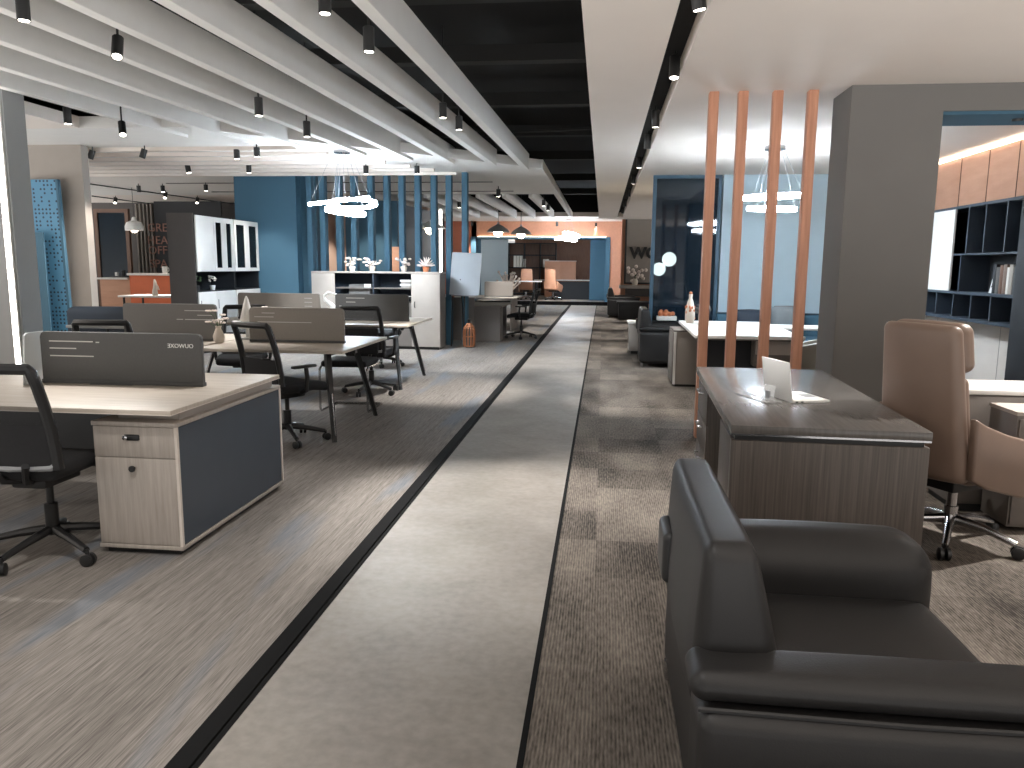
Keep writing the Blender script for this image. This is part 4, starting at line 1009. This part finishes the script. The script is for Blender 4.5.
# ---------------------------------------------------------------- white-topped desk beyond the posts
t = thing('executive_desk', 'white-topped executive desk behind the wooden posts', 'desk', (0.97, 8.2, 0), math.radians(-1))
mk('desktop', MB().box(0, 1.10, 0, 2.2, .715, .75, r=.003), 'white', t)
mk('modesty_panel', MB().box(.12, 1.0, .30, .33, .05, .70), 'shelf_dark', t)
mk('edge_strip', MB().box(.01, 1.09, .01, 2.19, .70, .715), 'cabinet_grey', t)
mk('side_panel', MB().box(1.02, 1.06, .05, 2.1, 0, .70), 'cabinet_grey', t)
p = mk('drawer_unit', MB().box(.62, 1.0, .10, .6, .42, .70, r=.003), 'cabinet_grey', t); mk('drawer_front', MB().box(.63, .99, .085, .10, .55, .69), 'cabinet_taupe', p)
mk('return_top', MB().box(1.1, 2.3, 1.65, 2.2, .69, .72, r=.003), 'white', t); mk('return_leg', MB().box(2.2, 2.24, 1.7, 2.15, 0, .69), 'cabinet_grey', t)
t = thing('side_cabinet', 'narrow grey cabinet tucked under the aisle end of the white-topped desk', 'cabinet', (0.875, 9.52, 0))
mk('carcass', MB().box(.01, .50, .01, .62, .03, .67, r=.003), 'cabinet_taupe', t); mk('top_panel', MB().box(0, .51, 0, .63, .67, .69, r=.003), 'cabinet_grey', t)
mk('edge_strip', MB().box(0, .03, -.005, .01, .03, .67), 'white', t); mk('plinth', MB().box(.03, .48, .03, .6, 0, .03), 'black_plastic', t)
d = mk('door', MB().box(-.008, .01, .02, .61, .05, .66, r=.002), 'cabinet_grey', t); mk('door_handle', MB().box(-.02, -.008, .5, .51, .35, .5), 'chrome', d)
t = thing('decorated_vase', 'tall narrow vase painted in white and orange on the white-topped desk', 'vase', (1.10, 9.95, .75))
mk('vase_body', MB().lathe([(.045, 0), (.06, .05), (.06, .14), (.05, .2), (.035, .27), (.02, .31), (.024, .36)], 18), 'ceramic', t)
sp = MB()
for k in range(14):
    a = 6.28 * random.random(); z = .03 + .2 * random.random(); sp.ball((.055 * math.cos(a), .055 * math.sin(a), z), .02, sq=(.6, .6, 1), u=8, v=5)
mk('painted_spot', sp, 'terracotta', t); mk('stopper', MB().ball((0, 0, .375), .02, u=10, v=6), 'terracotta', t)
t = thing('flower_vase', 'round dark bouquet in a pale pot beside the painted vase', 'vase', (1.24, 9.8, .75))
mk('vase_body', MB().lathe([(.05, 0), (.055, .1), (.05, .13)], 16), 'ceramic', t)
fl = MB()
for k in range(30):
    d = Vector((random.gauss(0, 1), random.gauss(0, 1), random.gauss(0, 1))).normalized() * .075; fl.ball((d.x, d.y, .18 + d.z * .8), .025, u=7, v=5)
mk('blossom', fl, 'dark_wall', t)

# ---------------------------------------------------------------- blue-framed glass and the blue sofa
t = thing('glass_screen', 'tall dark glass panel in a blue frame beside the pale blue wall', 'glass screen', (0.74, 12.50, 0))
fr = MB(); w = 1.04
fr.box(0, .055, -.03, .03, 0, ZR); fr.box(w - .05, w, -.03, .03, 0, ZR); fr.box(.055, w - .05, -.03, .03, ZR - .05, ZR); fr.box(.055, w - .05, -.03, .03, 0, .08)
mk('frame', fr, 'frame_blue', t, False); mk('glass_pane', MB().box(.055, w - .05, -.006, .006, .08, ZR - .05), 'dark_glass', t, False)
t = thing('globe_lamp', 'floor lamp with two glowing globes seen through the dark glass', 'floor lamp', (1.12, 14.6, 0))
mk('lamp_base', MB().lathe([(.16, 0), (.16, .02), (.03, .03)], 18), 'black_metal', t); mk('pole', MB().tube([(0, 0, .02), (0, 0, 1.35)], .014, 8), 'black_metal', t)
for dx, dz, r in ((-.10, 1.40, .12), (.08, 1.58, .13)):
    mk('arm', MB().tube([(0, 0, 1.3), (dx, 0, dz)], .01, 8), 'black_metal', t); mk('globe', MB().ball((dx, 0, dz), r, u=18, v=12), 'globe', t)
t = thing('display_shelf', 'dim grey shelf unit standing behind the dark glass', 'shelf', (1.35, 15.6, 0))
for z in (.4, .75, 1.1, 1.45): mk('shelf_board', MB().box(-.3, .3, -.15, .15, z, z + .03), 'cabinet_taupe', t)
for x in (-.3, .28): mk('upright', MB().box(x, x + .02, -.15, .15, 0, 1.48), 'black_metal', t)
t = thing('sofa', 'low blue sofa along the pale blue wall', 'sofa', (2.6, 11.9, 0))
mk('backrest', MB().soft(-.85, .85, .25, .45, .2, .76, .05, (0, 0, .005)), 'blue_paint', t); mk('seat', MB().soft(-.85, .85, -.4, .27, .12, .42, .05, (0, 0, .02)), 'blue_paint', t)
mk('piping', MB().tube([(-.83, .25, .755), (.83, .25, .755)], .008, 6), 'navy_paint', t)
for x in (-.78, .78):
    for y in (-.3, .35): mk('leg', MB().tube([(x, y, 0), (x, y, .14)], .02, 8), 'black_metal', t)
t = thing('cushion', 'silver grey cushion on the blue sofa', 'cushion', (2.75, 11.98, .67)); mk('cover', MB().soft(-.24, .24, -.09, .09, -.21, .21, .07, (0, .05, 0)), 'cushion_grey', t); mk('piping', MB().tube([(-.2, -.02, .205), (0, -.02, .212), (.2, -.02, .205)], .008, 6), 'cabinet_grey', t)
t = thing('cushion', 'dark green-grey cushion on the blue sofa beside the silver one', 'cushion', (2.2, 11.98, .64)); mk('cover', MB().soft(-.22, .22, -.08, .08, -.18, .18, .06, (0, .05, 0)), 'navy_paint', t); mk('piping', MB().tube([(-.18, -.02, .175), (0, -.02, .182), (.18, -.02, .175)], .008, 6), 'black_fabric', t)

# ---------------------------------------------------------------- picture wall far along the aisle
YW = 24.4
t = thing('wall_sign', 'large framed dark sign with black raised letters far along the aisle', 'sign', (0, 0, 0))
A = aty(627.5, 215, YW - .1); B = aty(690, 283, YW - .1)
mk('panel', MB().box(A.x, B.x, YW - .08, YW - .02, B.z, A.z), 'taupe_paint', t, False)
fr = MB(); e = .05
fr.box(A.x - e, A.x, YW - .13, YW - .02, B.z - e, A.z + e); fr.box(B.x, B.x + e, YW - .13, YW - .02, B.z - e, A.z + e); fr.box(A.x, B.x, YW - .13, YW - .02, A.z, A.z + e); fr.box(A.x, B.x, YW - .13, YW - .02, B.z - e, B.z)
mk('frame', fr, 'black_metal', t, False)
o = mk('lettering', text_mb('WO', 0.46, .02, align='LEFT', bold=.022), 'black_plastic', t); q = aty(630, 258, YW - .15); o.location = (q.x, YW - .11, q.z)
t = thing('console_table', 'pale wall console under the framed sign', 'console', (0, 0, 0)); z = B.z - .08
mk('table_top', MB().box(A.x - .2, B.x, YW - .45, YW - .02, z - .10, z, r=.004), 'cabinet_taupe', t); mk('apron', MB().box(A.x, B.x, YW - .35, YW - .02, z - .34, z - .10), 'dark_wall', t)
for x in (A.x + .02, B.x - .1): mk('leg', MB().box(x, x + .05, YW - .3, YW - .04, 0, z - .3), 'black_metal', t)
t = thing('flower_vase', 'white bouquet in a vase on the console under the sign', 'vase', (A.x + .28, YW - .25, z))
mk('vase_body', MB().lathe([(.07, 0), (.10, .1), (.06, .2)], 16), 'ceramic', t); fl = MB()
for k in range(16): fl.ball((random.gauss(0, .14), random.gauss(0, .06), .36 + random.gauss(0, .13)), .055, u=8, v=5)
mk('blossom', fl, 'petal', t); mk('stem', MB().tube([(0, 0, .15), (.02, 0, .4)], .02, 6), 'green', t)

# ---------------------------------------------------------------- far room behind the portal
t = thing('executive_desk', 'dark desk on the far platform with a pale edge', 'desk', (-2.7, 30.9, .13))
mk('desktop', MB().box(0, 2.6, 0, .9, .70, .76, r=.004), 'walnut', t); mk('edge_strip', MB().box(0, 2.6, -.01, 0, .74, .77), 'white', t); mk('front_panel', MB().box(.7, 2.5, .1, .14, 0, .70), 'shelf_dark', t)
mk('end_panel', MB().box(2.5, 2.56, .02, .88, 0, .70), 'shelf_dark', t); mk('end_panel', MB().box(.04, .1, .02, .88, 0, .70), 'shelf_dark', t)
t = thing('meeting_table', 'white table on bent legs at the platform edge', 'table', (-3.4, 29.35, .13))
mk('table_top', MB().box(-.2, 1.1, 0, .5, .70, .74, r=.004), 'white', t)
for x in (.1, .8): mk('leg', MB().tube([(x, .05, .7), (x, .05, .03), (x, .45, .03)], .02, 8), 'black_metal', t)
t = thing('tan_cabinet', 'peach lit cabinet block behind the far dark desk', 'cabinet', (-1.75, 33.2, .13))
mk('carcass', MB().box(-.7, .6, 0, .5, 0, 1.5, r=.004), 'leather_tan', t); mk('top_panel', MB().box(-.72, .62, -.01, .5, 1.5, 1.53), 'warm_white', t)
for k in range(2): mk('door', MB().box(-.69 + .65 * k, -.06 + .65 * k, -.012, 0, .05, 1.47, r=.003), 'leather_tan', t)
t = thing('bookcase', 'dark bookcase with a few pale files in the far room', 'bookcase', (-3.3, 34.6, .13))
f = MB(); 
for x in (-.9, -.2, .5, 1.2): f.box(x, x + .04, 0, .4, 0, 2.3)
mk('upright', f, 'shelf_dark', t, False)
for z in (0.05, .6, 1.2, 1.75, 2.26): mk('shelf_board', MB().box(-.9, 1.24, 0, .4, z, z + .04), 'shelf_dark', t, False)
mk('back_panel', MB().box(-.9, 1.24, .38, .4, 0, 2.3), 'walnut', t, False)
for i in range(6):
    x = -3.95 + i * .14 + (.75 if i > 3 else 0)
    tag(mk('file_binder', MB().box(x, x + .11, 34.65, 34.9, 1.37, 1.37 + (.50 if i < 3 else .36), r=.004), 'paper'), 'pale file on the far dark bookcase, %s from the pale blue wall' % ORD[i], 'file binder', 'pale files on the far bookcase')
# ---------------------------------------------------------------- reception corner beside the lettered wall
t = thing('reception_counter', 'orange-fronted reception counter before the lettered wall', 'counter', (-10.9, 17.0, 0))
mk('front_panel', MB().box(0, 1.9, 0, .05, .0, 1.15, r=.004), 'orange_panel', t); mk('counter_top', MB().box(-.03, 1.95, -.05, .5, 1.15, 1.20, r=.004), 'white', t)
mk('wood_panel', MB().box(-.75, 0, .02, .07, 0, 1.05, r=.004), 'panel_wood', t); mk('end_panel', MB().box(-.75, -.70, .07, .5, 0, 1.05), 'panel_wood', t); mk('return_top', MB().box(-.78, -.03, -.03, .5, 1.05, 1.09), 'white', t)
t = thing('meeting_table', 'white table before the orange reception counter', 'table', (-9.9, 15.3, 0))
mk('table_top', MB().box(-.2, 1.6, 0, .8, .72, .76, r=.004), 'white', t)
for x in (-.1, 1.5):
    for y in (.06, .74): mk('leg', MB().tube([(x, y, 0), (x, y, .72)], .025, 6), 'black_metal', t)
t = thing('deer_figurine', 'small pinkish figurine on the white table before the orange counter', 'figurine', (-9.35, 15.45, .76))
mk('figure', MB().tube([(0, 0, .01), (0, 0, .1), (.02, 0, .2), (.01, 0, .28), (.0, 0, .34)], [.06, .05, .045, .03, .012], 10).tube([(0, 0, .15), (.07, 0, .2), (.09, 0, .12)], .015, 6), 'ceramic', t)
mk('plinth', MB().lathe([(.07, 0), (.07, .015)], 14), 'ceramic', t)
da, db = aty(93, 210, 17.9), aty(127.5, 210, 17.9); dw = db.x - da.x
t = thing('door_screen', 'dark glass door screen in an orange wood frame beside the reception', 'glass screen', (da.x, 17.9, 0))
fr = MB(); fr.box(0, .09, 0, .08, 0, 2.72); fr.box(dw - .09, dw, 0, .08, 0, 2.72); fr.box(.09, dw - .09, 0, .08, 2.63, 2.72); mk('frame', fr, 'walnut', t, False); mk('glass_pane', MB().box(.09, dw - .09, .03, .045, 0, 2.63), 'dark_glass', t, False)
t = thing('lettered_panel', 'dark upright panel with large dusky capital letters behind the pendant lamp', 'sign', (-11.0, 18.6, 0))
mk('panel', MB().box(-.15, 1.6, 0, .05, 0, 2.95), 'shelf_dark', t, False)
for s, px, py in (('GRE', 147.5, 231.5), ('HEA', 147.5, 244), ('OFF', 148.5, 254), ('SPA', 150, 267.5)):
    q = aty(px, py, 18.58); o = mk('lettering', text_mb(s, .29, .012, align='LEFT'), 'letter_rose', t); o.location = (q.x + 11.0, -.012, q.z)
t = thing('slat_panel', 'pale upright slats beside the lettered panel', 'slat panel', (-11.72, 18.7, 0))
for k in range(5): mk('slat', MB().box(k * .1, k * .1 + .04, 0, .08, 0, 2.9), 'taupe_paint', t, False)
mk('backing', MB().box(-.05, .5, .08, .1, 0, 2.9), 'shelf_dark', t, False)
t = thing('counter_tools', 'small dark tray of things on the reception return', 'tray', (-11.25, 17.2, 1.095)); mk('tray', MB().box(-.2, .2, -.1, .1, 0, .03, r=.004), 'black_plastic', t); mk('cup', MB().lathe([(.04, .03), (.045, .12)], 12, T(-.08, 0, 0)), 'white', t); mk('cup', MB().lathe([(.04, .03), (.05, .16)], 12, T(.08, 0, 0)), 'shelf_dark', t)
t = thing('cup', 'white cup on the orange counter beside the white cabinets', 'cup', (-10.1, 17.15, 1.2)); mk('cup_body', MB().lathe([(.05, 0), (.06, .02), (.065, .16)], 16), 'white_gloss', t); mk('handle', MB().tube([(.06, 0, .13), (.1, 0, .12), (.1, 0, .06), (.06, 0, .04)], .01, 6), 'white_gloss', t)
# behind the slats
t = thing('lit_niche', 'tall warm lit display niche seen between the blue slats', 'display niche', (-8.95, 22.05, 0))
mk('back_panel', MB().box(0, .9, .1, .14, 0, 2.2), 'panel_wood', t, False); mk('side_panel', MB().box(-.05, 0, 0, .14, 0, 2.2), 'walnut', t, False); mk('side_panel', MB().box(.9, .95, 0, .14, 0, 2.2), 'walnut', t, False)
t = thing('wardrobe_panel', 'narrow warm-lit panel with a white lower half between the blue slats', 'panel', (-4.55, 17.75, 0))
mk('upper_panel', MB().box(-.33, -.12, 0, .1, 1.25, 1.85), 'panel_wood', t, False); mk('lower_panel', MB().box(-.33, -.12, 0, .1, 0, 1.25), 'warm_white', t, False)
